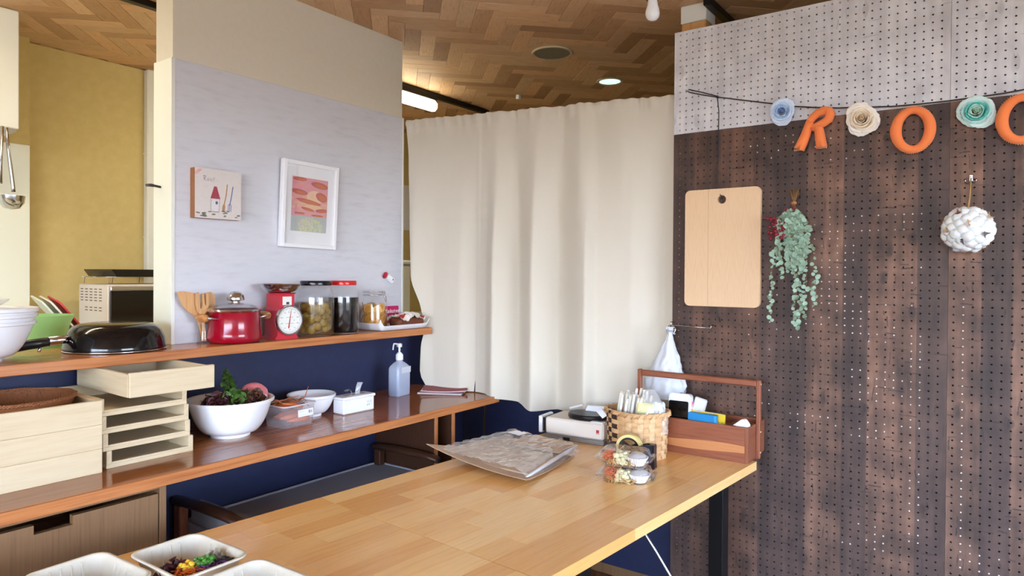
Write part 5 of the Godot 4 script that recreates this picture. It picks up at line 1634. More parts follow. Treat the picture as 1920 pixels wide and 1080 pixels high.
func table_things() -> void:
	var rg := RandomNumberGenerator.new()
	rg.seed = 77
	var H := PI * 0.5
	var small := ball_mesh(8, 6, 0.2, 6)
	# pulp food trays
	var tl := ["beige pulp food tray with colourful salad, middle one of the three", "beige pulp food tray nearest the drawer cabinet, almost empty", "empty beige pulp food tray standing nearest the table middle"]
	var tp := [Vector3(-1.392, T, -0.776), Vector3(-1.452, T, -0.604), Vector3(-1.154, T, -0.779)]
	var pulp := mottled("pulp", [c8(210, 201, 182), c8(218, 210, 192)], 0.7, 20.0, 111)
	for k in 3:
		var t := thing("food_tray", tl[k], "tray", tp[k], [0.01, 0.04, 0.02][k], "beige pulp food trays")
		var st := st0()
		loft(st, [[0.0, 0.165, 0.112, 0.02], [0.006, 0.172, 0.119, 0.022], [0.046, 0.195, 0.142, 0.026], [0.047, 0.212, 0.158, 0.03], [0.0505, 0.213, 0.159, 0.03], [0.051, 0.199, 0.146, 0.027], [0.0485, 0.196, 0.143, 0.026], [0.046, 0.190, 0.137, 0.025], [0.008, 0.169, 0.116, 0.021], [0.004, 0.155, 0.102, 0.02]])
		var b := obj("tray", st, pulp, t)
		st = st0()
		box(st, Vector3.ZERO, Vector3(0.004, 0.038, 0.004), 0.001)
		var rib := mesh_of(st)
		for e in 4:
			for s in [-1.0, 1.0]:
				inst("rib", rib, pulp, b, Transform3D(Basis(Vector3.RIGHT, s * 0.28), Vector3(-0.03 + e * 0.02, 0.026, s * 0.0635)))
				inst("rib", rib, pulp, b, Transform3D(Basis(Vector3.BACK, -s * 0.28), Vector3(s * 0.0895, 0.026, -0.03 + e * 0.02)))
	var A: Vector3 = tp[0]
	var sal := thing("mixed_salad", "mixed salad of broccoli, corn, carrot and purple cabbage in tray", "salad", A + Vector3(0.004, 0.006, 0.0))
	bumps(sal, "broccoli", small, mottled("broccoli_green", [c8(36, 92, 24), c8(84, 150, 48), c8(54, 118, 34)], 0.6, 60.0, 112), cloud(rg, Vector3(0.036, 0.034, -0.012), Vector3(0.013, 0.008, 0.016), 70), 0.0045, rg)
	bumps(sal, "corn", small, mat("corn_yellow", c8(236, 190, 52), 0.4), cloud(rg, Vector3(0.028, 0.032, 0.026), Vector3(0.010, 0.007, 0.011), 26), 0.0055, rg)
	var st1 := st0()
	shreds(st1, rg, Vector3(0.040, 0.030, 0.030), Vector3(0.016, 0.004, 0.020), 34, 0.024, 0.0016)
	stuff(obj("carrot_shreds", st1, mat("carrot_orange", c8(228, 108, 36), 0.5), sal))
	st1 = st0()
	shreds(st1, rg, Vector3(0.060, 0.026, -0.016), Vector3(0.012, 0.006, 0.032), 44, 0.026, 0.0020)
	stuff(obj("purple_cabbage", st1, mat("cabbage_purple", c8(88, 44, 112), 0.5), sal))
	st1 = st0()
	leaf_cluster(st1, Vector3(0.012, 0.02, 0.038), Vector3(0.018, 0.014, 0.022), 26, 0.024, 31, 0.7)
	stuff(obj("dark_leaves", st1, M.red_lettuce, sal))
	st1 = st0()
	leaf_cluster(st1, Vector3(0.026, 0.024, -0.044), Vector3(0.018, 0.012, 0.014), 26, 0.020, 33, 0.7)
	stuff(obj("mushrooms", st1, mottled("mushroom", [c8(150, 136, 116), c8(196, 184, 164)], 0.7, 60.0, 113), sal))
	st1 = st0()
	shreds(st1, rg, Vector3(0.052, 0.030, -0.044), Vector3(0.014, 0.004, 0.014), 26, 0.016, 0.0018)
	stuff(obj("seaweed", st1, mat("seaweed_dark", c8(40, 34, 34), 0.5), sal))
	var rice := thing("rice_portion", "small heap of pale grain in the tray by the cabinet", "rice", tp[1] + Vector3(0.04, 0.005, 0.0))
	stuff(rice)
	bumps(rice, "grains", small, mat("grain", c8(206, 198, 176), 0.7), cloud(rg, Vector3(0.01, 0.008, 0.0), Vector3(0.035, 0.005, 0.04), 160), 0.004, rg)

	# paper bags in clear film
	var kraft := mottled("kraft_paper", [c8(186, 158, 132), c8(198, 170, 144)], 0.85, 12.0, 114)
	var no := FastNoiseLite.new()
	no.seed = 8
	no.frequency = 6.0
	var F := Vector3(-1.185, T, -1.755)
	var R := Vector3(-1.235, T, -2.150)
	var L := Vector3(-1.570, T, -1.745)
	var K := Vector3(-1.490, T, -2.090)
	var place := func(u: float, v: float) -> Vector3:   # u from the front tip towards the left, v from front to back
		return F.lerp(L, u).lerp(R.lerp(K, u), v)
	var kb := thing("kraft_bag", "flat brown paper bag at the bottom of the bag pile, its edge curling up", "paper bag")
	var st := st0()
	var kf := func(u: float, v: float) -> Vector3:
		return place.call(u * 1.03 - 0.02, v * 0.95 - 0.09) + Vector3(0, 0.003 + 0.050 * pow(u, 2.0) * pow(1.0 - v, 0.8) + 0.016 * pow(1.0 - v, 3.0), 0)
	sheet(st, 24, 14, func(u, v): return kf.call(1.0 - u, v), 0.0014)
	obj("sheet", st, kraft, kb)
	var kb2 := thing("kraft_bag", "flat brown paper bags stacked inside the clear film sleeve", "paper bag")
	st = st0()
	sheet(st, 24, 16, func(u, v): return place.call(0.96 - u * 0.92, 0.06 + v * 0.86) + Vector3(0, 0.018 + 0.024 * pow(1.0 - u, 2.0) + 0.006 * sin(v * PI) + 0.004 * no.get_noise_2d(u, v), 0), 0.010)
	obj("bag", st, kraft, kb2)
	st = st0()
	sheet(st, 16, 5, func(u, v): return place.call(0.75 - u * 0.72, 0.62 + v * 0.30) + Vector3(0, 0.034 + 0.012 * pow(1.0 - u, 2.0) + 0.004 * sin(v * PI), 0), 0.0015)
	obj("folded_flap", st, kraft, kb2)
	var fs := thing("clear_sleeve", "crumpled clear plastic sleeve around the brown paper bags", "plastic sleeve")
	st = st0()
	sheet(st, 40, 26, func(u, v): return place.call(1.0 - u * 1.0, 0.0 + v * 1.02) + Vector3(0, 0.036 + 0.022 * pow(1.0 - u, 1.8) * (0.6 + 0.6 * v) - 0.030 * smoothstep(0.86, 1.0, u) + 0.010 * no.get_noise_2d(u * 2.2, v * 2.2) + 0.005 * absf(no.get_noise_2d(u * 6.0, v * 6.0)), 0), 0.0004)
	obj("film", st, glass("sleeve_film", c8(235, 235, 238), 0.10, 0.06), fs)
	var seam := [0.0, 0.25, 0.5, 0.75, 1.0].map(func(v): return place.call(0.03, v * 0.98) + Vector3(0, 0.014 + 0.014 * v, 0))
	rod("seam", seam, [0.004, 0.006, 0.007, 0.008, 0.006], glass("seam_film", c8(240, 240, 244), 0.5, 0.2), fs)
	st = st0()
	sheet(st, 4, 2, func(u, v): return place.call(0.86 - u * 0.16, 0.80 + v * 0.12) + Vector3(0, 0.066 - u * 0.006, 0), 0.0006)
	obj("label", st, M.paper_white, fs)

	# label printer
	var pr := thing("receipt_printer", "off-white desktop printer with open lid beside the woven basket", "printer", Vector3(-1.462, T, -2.268), deg_to_rad(4.5))
	var pw := mat("printer_white", c8(222, 214, 202), 0.45)
	slab("base", Vector3(0.0, 0.0, -0.165), Vector3(0.255, 0.019, 0.0), mat("printer_grey", c8(128, 122, 116), 0.5), pr, 0.003)
	slab("port", Vector3(0.082, 0.002, -0.001), Vector3(0.112, 0.014, 0.0012), M.black_plastic, pr)
	slab("body", Vector3(0.003, 0.0195, -0.163), Vector3(0.252, 0.083, -0.002), pw, pr, 0.006)
	slab("rear_gap", Vector3(-0.012, 0.024, -0.10), Vector3(0.004, 0.078, -0.012), M.black_plastic, pr)
	slab("rear_flap", Vector3(-0.030, 0.018, -0.105), Vector3(-0.014, 0.084, -0.006), M.white_plastic, pr, 0.003)
	st = st0()
	lathe(st, [Vector2(0, 0.084), Vector2(0.080, 0.084), Vector2(0.083, 0.089), Vector2(0.083, 0.098), Vector2(0.078, 0.103), Vector2(0.0, 0.104)], 40, Vector3(0.155, 0, -0.078), Vector2(1.0, 0.78))
	obj("paper_drum", st, M.black_plastic, pr)
	st = st0()
	prism(st, PackedVector2Array([Vector2(-0.052, 0.0), Vector2(-0.040, 0.026), Vector2(0.052, 0.030), Vector2(0.062, 0.0), Vector2(0.050, 0.006), Vector2(-0.040, 0.004)]), -0.125, -0.112, Basis(), Vector3(0.175, 0.098, 0))
	prism(st, PackedVector2Array([Vector2(0.03, 0.02), Vector2(0.052, 0.031), Vector2(0.075, 0.010), Vector2(0.056, -0.004)]), -0.112, -0.04, Basis(), Vector3(0.175, 0.100, 0))
	obj("open_lid", st, M.white_plastic, pr)
	st = st0()
	box(st, Vector3(0.088, 0.116, -0.112), Vector3(0.062, 0.008, 0.022), 0.003, Basis(Vector3.BACK, deg_to_rad(18)))
	obj("lever", st, M.white_plastic, pr)
	slab("front_catch", Vector3(0.195, 0.083, -0.03), Vector3(0.248, 0.087, -0.006), M.white_plastic, pr, 0.0015)
	slab("logo", Vector3(0.222, 0.046, -0.0022), Vector3(0.234, 0.058, -0.0014), mat("logo_red", c8(178, 52, 60), 0.5), pr)
	slab("logo_line", Vector3(0.221, 0.0425, -0.0022), Vector3(0.236, 0.0440, -0.0015), M.logo_red, pr)

	basket(rg)
	toolbox()

	# two clamshell packs of food
	var packs := ["lower clear clamshell pack of food with carrot and rice cup", "upper clear clamshell pack of food, stacked on the other"]
	for k in 2:
		var base := Vector3(-0.950 - 0.008 * k, T + 0.051 * k, -1.955 - 0.004 * k)
		var bt := thing("food_pack", packs[k], "food pack", base, deg_to_rad(16.0 - 3.0 * k), "clear food packs")
		st = st0()
		loft(st, [[0.001, 0.134, 0.094, 0.02], [0.004, 0.140, 0.10, 0.022], [0.023, 0.152, 0.112, 0.024], [0.0235, 0.180, 0.132, 0.02], [0.0245, 0.180, 0.132, 0.02]], false)
		var fl := []
		for q in rrect(0.134, 0.094, 0.02, 5): fl.append(Vector3(q.x, 0.001, q.y))
		poly(st, fl, Vector3.DOWN)
		obj("base_shell", st, M.clear_plastic, bt)
		st = st0()
		loft(st, [[0.0255, 0.178, 0.130, 0.02], [0.0265, 0.152, 0.112, 0.024], [0.044, 0.140, 0.10, 0.022], [0.0485, 0.126, 0.086, 0.02]], false)
		fl = []
		for q in rrect(0.126, 0.086, 0.02, 5): fl.append(Vector3(q.x, 0.0485, q.y))
		poly(st, fl, Vector3.UP)
		obj("lid_shell", st, M.clear_plastic, bt)
		st = st0()
		shreds(st, rg, Vector3(-0.046, 0.022, 0.006), Vector3(0.015, 0.014, 0.028), 90, 0.020, 0.0016)
		stuff(obj("carrot_shreds", st, M.carrot_orange, bt))
		bumps(bt, "potato_salad", small, mottled("potato", [c8(206, 196, 146), c8(228, 222, 186), c8(190, 170, 90)], 0.6, 60.0, 115), cloud(rg, Vector3(-0.008, 0.022, 0.012), Vector3(0.018, 0.013, 0.026), 60), 0.0075, rg)
		st = st0()
		shreds(st, rg, Vector3(-0.01, 0.010, 0.026), Vector3(0.05, 0.006, 0.012), 40, 0.03, 0.0016)
		stuff(obj("pickled_strips", st, mat("pickle", c8(200, 150, 70), 0.5), bt))
		st = st0()
		leaf_cluster(st, Vector3(0.01, 0.024, -0.02), Vector3(0.05, 0.010, 0.02), 40, 0.018, 41 + k, 0.6)
		stuff(obj("dark_leaves", st, M.brown_lettuce, bt))
		# pleated paper cup with a rice ball
		st = st0()
		st.set_smooth_group(1)
		var cupf := func(u: float, v: float) -> Vector3:
			var t := -u * TAU
			var r := lerpf(0.020, 0.034, v) * (1.0 + 0.05 * sin(u * TAU * 26.0))
			return Vector3(0.040 + r * cos(t), 0.004 + 0.026 * v, 0.010 + r * sin(t))
		grid(st, 156, 2, cupf, true)
		obj("paper_cup", st, M.paper_white, bt)
		var rb := inst("rice_ball", ball_mesh(20, 12, 0.16, 15 + k), mottled("rice_mix", [c8(170, 162, 158), c8(200, 196, 192), c8(100, 84, 90)], 0.7, 30.0, 116, 0.08), bt, ball_xf(Vector3(0.040, 0.026, 0.008), Vector3(0.029, 0.017, 0.030)))
		var band := mat("rubber_band", c8(216, 178, 118), 0.6)
		st = st0()
		var loop := []
		for e in 28:
			var t := TAU * e / 28
			loop.append(Vector3(-0.022 + 0.010 * sin(t), 0.025 + 0.0245 * signf(sin(t)) * pow(absf(sin(t)), 0.35), 0.062 * signf(cos(t)) * pow(absf(cos(t)), 0.5)))
		tube(st, loop, 0.0011, 5, true)
		obj("rubber_band", st, band, bt)
		if k == 0:
			rod("noodle_strand", [Vector3(-0.03, 0.010, 0.058), Vector3(0.0, 0.014, 0.060), Vector3(0.02, 0.008, 0.061), Vector3(0.034, 0.018, 0.060), Vector3(0.02, 0.022, 0.060)], 0.0013, band, bt, 5)

	# tape dispenser
	var td := thing("tape_dispenser", "black desk tape dispenser with a roll of masking tape", "tape dispenser", Vector3(-1.015, T, -2.118), deg_to_rad(10))
	var tdm := mat("dispenser_black", c8(40, 38, 46), 0.35)
	st = st0()
	var prof := PackedVector2Array([Vector2(-0.085, 0.0), Vector2(0.085, 0.0), Vector2(0.082, 0.078), Vector2(0.055, 0.079), Vector2(0.030, 0.072), Vector2(-0.045, 0.050), Vector2(-0.052, 0.072), Vector2(-0.078, 0.070)])
	prism(st, prof, 0.012, 0.017)
	prism(st, prof, -0.017, -0.012)
	box(st, Vector3(0, 0.012, 0), Vector3(0.168, 0.024, 0.026), 0.001)
	box(st, Vector3(0.080, 0.040, 0), Vector3(0.008, 0.076, 0.034), 0.001)
	box(st, Vector3(-0.066, 0.035, 0), Vector3(0.022, 0.068, 0.026), 0.002)
	obj("body", st, tdm, td)
	slab("blade", Vector3(0.066, 0.078, -0.013), Vector3(0.083, 0.080, 0.013), M.black_plastic, td)
	var rb2 := Basis(Vector3.RIGHT, H)
	var roll := turned("tape_roll", [Vector2(0.036, -0.010), Vector2(0.0455, -0.010), Vector2(0.0455, 0.010), Vector2(0.036, 0.010), Vector2(0.036, -0.010)], mat("masking_tape", c8(222, 204, 132), 0.5), td, Vector3(-0.005, 0.060, 0), 48, rb2)
	st = st0()
	lathe(st, [Vector2(0.030, -0.0105), Vector2(0.0358, -0.0105), Vector2(0.0358, 0.0105), Vector2(0.030, 0.0105), Vector2(0.030, -0.0105)], 40, Vector3(-0.005, 0.060, 0), Vector2.ONE, rb2)
	for e in 3:
		box(st, Vector3(-0.005, 0.060, 0) + Basis(Vector3.BACK, TAU * e / 3 + 0.5) * Vector3(0.016, 0, 0), Vector3(0.032, 0.010, 0.018), 0.0, Basis(Vector3.BACK, TAU * e / 3 + 0.5))
	obj("core", st, M.black_plastic, roll)

func basket(rg: RandomNumberGenerator) -> void:
	var C := Vector3(-1.064, T, -2.268)
	var b := thing("woven_basket", "tan woven paper-strip basket with dark checks holding wrapped chopsticks", "basket", C)
	var N := 26
	var rows := 10
	var rh := 0.0165
	var h := rows * rh
	var path := func(t: float) -> Vector2:
		var c := cos(t)
		var s := sin(t)
		var p := Vector2(0.112 * signf(c) * pow(absf(c), 0.78), 0.092 * signf(s) * pow(absf(s), 0.78))
		return p.rotated(0.38)
	var at := func(k: float, y: float, off: float) -> Vector3:
		var t := -TAU * k / N
		var p: Vector2 = path.call(t)
		var q: Vector2 = path.call(t - 0.02) - path.call(t + 0.02)
		var nn := Vector2(-q.y, q.x).normalized()
		if nn.dot(p) < 0: nn = -nn
		var flare := 0.94 + 0.06 * y / h
		return Vector3(p.x * flare + nn.x * off, y, p.y * flare + nn.y * off)
	var tan := [mottled("strip_tan", [c8(196, 152, 104), c8(212, 170, 122)], 0.6, 30.0, 121), mottled("strip_tan_light", [c8(206, 166, 120), c8(222, 184, 138)], 0.6, 30.0, 122)]
	var dark := mat("strip_dark", c8(58, 40, 30), 0.6)
	for i in rows:
		var y0 := i * rh + 0.0006
		var y1 := (i + 1) * rh - 0.0006
		var st := st0()
		var f := func(u: float, v: float) -> Vector3:
			return at.call(u * N, lerpf(y0, y1, v), 0.0022 * cos(PI * (u * N + i)))
		grid(st, N * 4, 1, f)
		grid(st, N * 4, 1, func(u, v): return at.call(u * N, lerpf(y0, y1, v), 0.0022 * cos(PI * (u * N + i)) - 0.001), true)
		obj("weaver_strip", st, tan[i % 2], b)
	for k in N:
		var st := st0()
		var p: Vector3 = at.call(float(k), 0.08, 0.0)
		# the dark stakes sit on the side turned towards the printer
		var ang := rad_to_deg(atan2(p.x, p.z))
		var is_dark := ang > -66.0 and ang < -14.0
		var f := func(u: float, v: float) -> Vector3:
			return at.call(k + (u - 0.5) * 0.86, v * h, -0.0022 * cos(PI * (k + v * rows - 0.5)))
		grid(st, 2, rows * 4, f)
		grid(st, 2, rows * 4, func(u, v): return at.call(k + (u - 0.5) * 0.86, v * h, -0.0022 * cos(PI * (k + v * rows - 0.5)) - 0.001), true)
		obj("stake_strip", st, dark if is_dark else tan[k % 2], b)
		# slanted binding over the rim
		st = st0()
		var a: Vector3 = at.call(k - 0.45, h - 0.016, 0.004)
		var c: Vector3 = at.call(k + 0.25, h - 0.001, 0.002)
		var e: Vector3 = at.call(k + 0.45, h - 0.004, -0.004)
		tube(st, [a, a.lerp(c, 0.6) + Vector3(0, 0.002, 0), c, e], 0.0045, 5, false, Vector2(0.45, 1.7))
		obj("rim_binding", st, tan[(k + 1) % 2], b)
	var st := st0()
	var ring := []
	for k in N * 3: ring.append(at.call(k / 3.0, h - 0.004, -0.001))
	tube(st, ring, 0.0035, 6, true)
	obj("rim_hoop", st, tan[0], b)
	st = st0()
	var fl := []
	for k in N * 2: fl.append(at.call(k / 2.0, 0.002, -0.002))
	poly(st, fl, Vector3.UP)
	obj("floor", st, tan[0], b)
	# paper-wrapped chopsticks
	for k in 28:
		var q := Vector3(-0.074 + (k % 7) * 0.0145 + rg.randf_range(-0.001, 0.001), 0.006, -0.026 + (k / 7) * 0.027 + rg.randf_range(-0.004, 0.004))
		var s := thing("chopstick_sleeve", "white paper-wrapped chopsticks standing upright in the woven basket", "chopsticks", C + q, 0.45 + rg.randf_range(-0.1, 0.1), "wrapped chopsticks in the basket")
		var tl := Basis(Vector3.BACK, -0.14 + rg.randf_range(-0.03, 0.03)) * Basis(Vector3.RIGHT, -0.06 + rg.randf_range(-0.03, 0.03))
		st = st0()
		var l := rg.randf_range(0.192, 0.222)
		box(st, tl * Vector3(0, l * 0.5, 0), Vector3(0.0095, l, 0.0045), 0.001, tl)
		obj("sleeve", st, mat("sleeve_paper_%d" % (k % 3), [c8(222, 214, 196), c8(206, 204, 198), c8(228, 224, 214)][k % 3], 0.8), s)
		st = st0()
		box(st, tl * Vector3(0, l + 0.003, 0), Vector3(0.008, 0.006, 0.0038), 0.001, tl)
		obj("wood_tip", st, M.paper_white if k % 3 else M.pale_wood, s)
	# bag of packets
	var pk := thing("sweet_packets", "clear bag of pale yellow packets standing in the basket", "packets", C + Vector3(0.052, 0.09, 0.012), 0.25)
	st = st0()
	box(st, Vector3(-0.012, 0.055, 0.012), Vector3(0.060, 0.098, 0.030), 0.006, Basis(Vector3.BACK, -0.08))
	obj("packet", st, mat("packet_yellow", c8(226, 222, 150), 0.5), pk)
	st = st0()
	box(st, Vector3(0.034, 0.058, 0.0), Vector3(0.034, 0.10, 0.040), 0.006, Basis(Vector3.UP, -0.5))
	obj("packet", st, mat("packet_pale", c8(214, 222, 232), 0.5), pk)
	st = st0()
	for e in 4: box(st, Vector3(0.026 + (e % 2) * 0.010, 0.066 + (e / 2) * 0.012, 0.0215), Vector3(0.006, 0.006, 0.0012), 0.0, Basis(Vector3.UP, -0.3))
	box(st, Vector3(0.030, 0.036, 0.0215), Vector3(0.018, 0.010, 0.0012), 0.0, Basis(Vector3.UP, -0.3))
	obj("print", st, mat("print_blue", c8(84, 100, 128), 0.6), pk)
	var no := FastNoiseLite.new()
	no.seed = 19
	no.frequency = 12.0
	st = st0()
	grid(st, 40, 14, func(u, v):
		var t: float = -u * TAU
		var r := lerpf(1.0, 0.25, pow(v, 2.2)) * (1.0 + 0.25 * no.get_noise_2d(cos(t) * 0.2 + v * 0.2, sin(t) * 0.2))
		return Vector3(0.006 + 0.062 * r * cos(t), 0.0 + 0.150 * v, 0.006 + 0.036 * r * sin(t)), true)
	obj("film", st, glass("packet_film", c8(238, 240, 240), 0.20, 0.08), pk)

func toolbox() -> void:
	var t := thing("wooden_caddy", "cherry wood carry box with a long handle at the table end", "caddy", Vector3(-1.140, T, -2.372))
	var w := 0.442
	grain = 0
	# front board with a streak of pale sapwood
	var lay := [[0.0, 0.030, M.cherry], [0.030, 0.056, tinted("sapwood", M.board_wood, c8(214, 170, 132))], [0.056, 0.124, M.cherry]]
	var fb := Node3D.new()
	fb.name = "front_board"
	t.add_child(fb, true)
	for q in lay:
		var fst := st0()
		var up := PackedVector2Array()
		for e in 15:
			var x := lerpf(0.012, w - 0.012, e / 14.0)
			up.append(Vector2(x, q[0] + (0.0 if q[0] == 0.0 else 0.006 * sin(x * 13.0 + q[0] * 60.0))))
		for e in range(14, -1, -1):
			var x := lerpf(0.012, w - 0.012, e / 14.0)
			up.append(Vector2(x, q[1] + (0.0 if q[1] > 0.1 else 0.006 * sin(x * 13.0 + q[1] * 60.0))))
		grain = 0
		prism(fst, up, -0.012, 0.0)
		obj("strip", fst, q[2], fb)
	slab("corner_post", Vector3(w - 0.012, 0, -0.012), Vector3(w, 0.124, 0.001), M.dark_wood if false else M.cherry, t, 0.001, 1)
	slab("side_board", Vector3(w - 0.012, 0, -0.092), Vector3(w, 0.124, -0.012), M.cherry, t, 0.001, 2)
	slab("side_board", Vector3(0, 0, -0.188), Vector3(0.012, 0.124, 0.0), M.cherry, t, 0.001, 2)
	slab("middle_board", Vector3(0.012, 0, -0.100), Vector3(w - 0.012, 0.112, -0.090), M.cherry, t, 0.001, 0)
	slab("rear_side", Vector3(w - 0.010, 0.008, -0.190), Vector3(w + 0.002, 0.124, -0.108), M.cherry, t, 0.001, 2)
	slab("back_board", Vector3(0.012, 0.0, -0.190), Vector3(w - 0.010, 0.124, -0.180), M.cherry, t, 0.001, 0)
	slab("base_board", Vector3(0.012, 0.0, -0.180), Vector3(w - 0.012, 0.008, -0.012), M.cherry, t, 0.0, 0)
	for x in [0.22, 0.34]:
		slab("divider", Vector3(x, 0.008, -0.180), Vector3(x + 0.008, 0.105, -0.012), M.cherry, t, 0.0, 2)
	for x in [-0.014, w]:
		var p := slab("handle_post", Vector3(x, 0.0, -0.108), Vector3(x + 0.014, 0.278, -0.088), M.cherry, t, 0.002, 1)
		for y in [0.022, 0.095, 0.264]:
			turned("dowel", [Vector2(0, 0), Vector2(0.0035, 0.0), Vector2(0.003, 0.0015), Vector2(0, 0.0018)], M.board_wood, p, Vector3(x + (0.014 if x > 0 else 0.0), y, -0.098), 10, Basis(Vector3.BACK, -PI * 0.5 if x > 0 else PI * 0.5))
	slab("handle_bar", Vector3(0.0, 0.254, -0.109), Vector3(w, 0.276, -0.087), M.cherry, t, 0.004, 0)
	# what stands in it
	var ct := thing("card_terminal", "white card payment terminal with black screen and pink mark in caddy", "card terminal", Vector3(-0.962, T + 0.010, -2.418), deg_to_rad(4))
	var st := st0()
	prism(st, rrect(0.082, 0.196, 0.014), -0.022, 0.012, Basis(Vector3.RIGHT, deg_to_rad(-6)), Vector3(0, 0.100, 0), true)
	obj("housing", st, M.white_plastic, ct)
	st = st0()
	prism(st, rrect(0.074, 0.150, 0.006), 0.012, 0.0135, Basis(Vector3.RIGHT, deg_to_rad(-6)), Vector3(-0.003, 0.096, 0), true)
	obj("screen", st, M.enamel_black, ct)
	words("P", 0.020, Vector3(0.0412, 0.160, -0.016), mat("logo_pink", c8(226, 50, 110), 0.5), ct, Basis(Vector3.UP, PI * 0.5), true)
	words("Pay", 0.008, Vector3(0.0412, 0.140, -0.014), M.logo_pink, ct, Basis(Vector3.UP, PI * 0.5), true)
	slab("emblem", Vector3(-0.006, 0.1972, -0.022), Vector3(0.006, 0.1985, -0.016), M.mark_grey, ct)
	var bb := thing("blue_box", "bright blue paper box lying in the wooden caddy", "box", Vector3(-0.868, T + 0.10, -2.400), deg_to_rad(-3))
	st = st0()
	box(st, Vector3(0, 0.022, 0), Vector3(0.106, 0.054, 0.020), 0.002)
	obj("box", st, mat("bright_blue", c8(18, 128, 190), 0.45), bb)
	slab("end_flap", Vector3(0.046, 0.0, 0.0102), Vector3(0.0535, 0.047, 0.0108), mat("flap_blue", c8(60, 150, 200), 0.45), bb)
	slab("inner_carton", Vector3(0.050, -0.003, -0.008), Vector3(0.066, 0.022, 0.009), M.white_plastic, bb, 0.002)
	var yn := thing("yellow_notebook", "thin yellow notebook standing behind the blue box", "notebook", Vector3(-0.862, T + 0.09, -2.428), deg_to_rad(-6))
	slab("cover", Vector3(-0.068, 0.0, -0.005), Vector3(0.068, 0.060, 0.004), mat("note_yellow", c8(226, 196, 40), 0.6), yn, 0.001)
	slab("page_edge", Vector3(-0.064, 0.058, -0.003), Vector3(0.064, 0.0605, 0.002), M.paper_white, yn)
	var ph := thing("white_handset", "white handset leaning in the end slot of the caddy", "handset", Vector3(-0.760, T + 0.075, -2.405), deg_to_rad(-8))
	st = st0()
	var lean := Basis(Vector3.BACK, deg_to_rad(-52))
	prism(st, rrect(0.034, 0.110, 0.010), -0.010, 0.010, lean, Vector3(0.008, 0.030, 0), true)
	obj("case", st, M.white_plastic, ph)
	st = st0()
	prism(st, rrect(0.024, 0.060, 0.004), 0.010, 0.0112, lean, Vector3(-0.006, 0.022, 0), true)
	obj("window", st, M.black_plastic, ph)
	var sc := thing("clear_scoop", "translucent plastic scoop sticking up behind the card terminal", "scoop", Vector3(-0.905, T + 0.10, -2.452), 0.2)
	st = st0()
	box(st, Vector3(0.0, 0.045, 0), Vector3(0.046, 0.10, 0.012), 0.004, Basis(Vector3.BACK, -0.25))
	obj("blade", st, glass("scoop_plastic", c8(226, 226, 226), 0.6, 0.2), sc)
	# carrier bag hanging from a rail on the pegboard
	var hr := thing("bag_rail", "thin metal rail with rings hooked on the pegboard edge", "rail", Vector3(-1.054, 1.164, PB))
	rod("bar", [Vector3(0.0, 0.006, 0.03), Vector3(0.162, 0.002, 0.03)], 0.0018, M.steel, hr, 6)
	rod("peg", [Vector3(0.0, 0.018, 0.0), Vector3(0.0, 0.018, 0.03), Vector3(0.0, -0.004, 0.032)], 0.003, M.steel, hr, 6)
	rod("peg", [Vector3(0.16, 0.012, 0.0), Vector3(0.16, 0.012, 0.03), Vector3(0.16, -0.008, 0.032)], 0.003, M.steel, hr, 6)
	for k in 2:
		var rs := st0()
		var pts := []
		for e in 24: pts.append(Vector3(0.004 + 0.019 * cos(TAU * e / 24), -0.012 + 0.019 * sin(TAU * e / 24), 0.036 + k * 0.006 + 0.004 * cos(TAU * e / 24 + k)))
		tube(rs, pts, 0.0016, 6, true)
		obj("ring", rs, M.steel, hr)
	var bg := thing("carrier_bag", "white plastic carrier bag hanging by its knotted handles", "bag", Vector3(-1.050, 0.885, PB + 0.052))
	var no := FastNoiseLite.new()
	no.seed = 23
	no.frequency = 5.0
	var skin := mat("bag_white", c8(216, 219, 224), 0.35)
	skin.backlight_enabled = true
	skin.backlight = Color(0.5, 0.5, 0.52)
	st = st0()
	grid(st, 60, 40, func(u, v):
		var th: float = -u * TAU
		var y: float = v * 0.262
		var wid := curve([[0.0, 0.070], [0.08, 0.084], [0.25, 0.082], [0.5, 0.056], [0.75, 0.030], [0.9, 0.014], [0.96, 0.008], [1.0, 0.012]], v)
		var dep := minf(wid * 0.6, 0.042) if v < 0.9 else wid
		var cr := 1.0 + 0.16 * no.get_noise_2d(u * 3.0, v * 1.2) + 0.10 * sin(u * TAU * 7.0) * smoothstep(0.25, 0.8, v)
		var cx := curve([[0.0, -0.022], [0.35, -0.014], [0.7, -0.006], [1.0, 0.002]], v)
		return Vector3(cx + wid * cr * cos(th), y, dep * cr * sin(th)), true)
	obj("pouch", st, skin, bg)
	st = st0()
	for k in 5:
		var a := TAU * k / 5.0
		sheet(st, 4, 5, func(u, v): return Vector3(0.003, 0.262, 0.002) + Basis(Vector3.UP, a) * Basis(Vector3.RIGHT, 0.3 + 0.9 * (k % 3)) * Vector3((u - 0.5) * 0.022 * (0.4 + v), 0.026 * v - 0.008, 0.004 * sin(u * 5.0)), 0.0006)
	obj("knot", st, skin, bg)

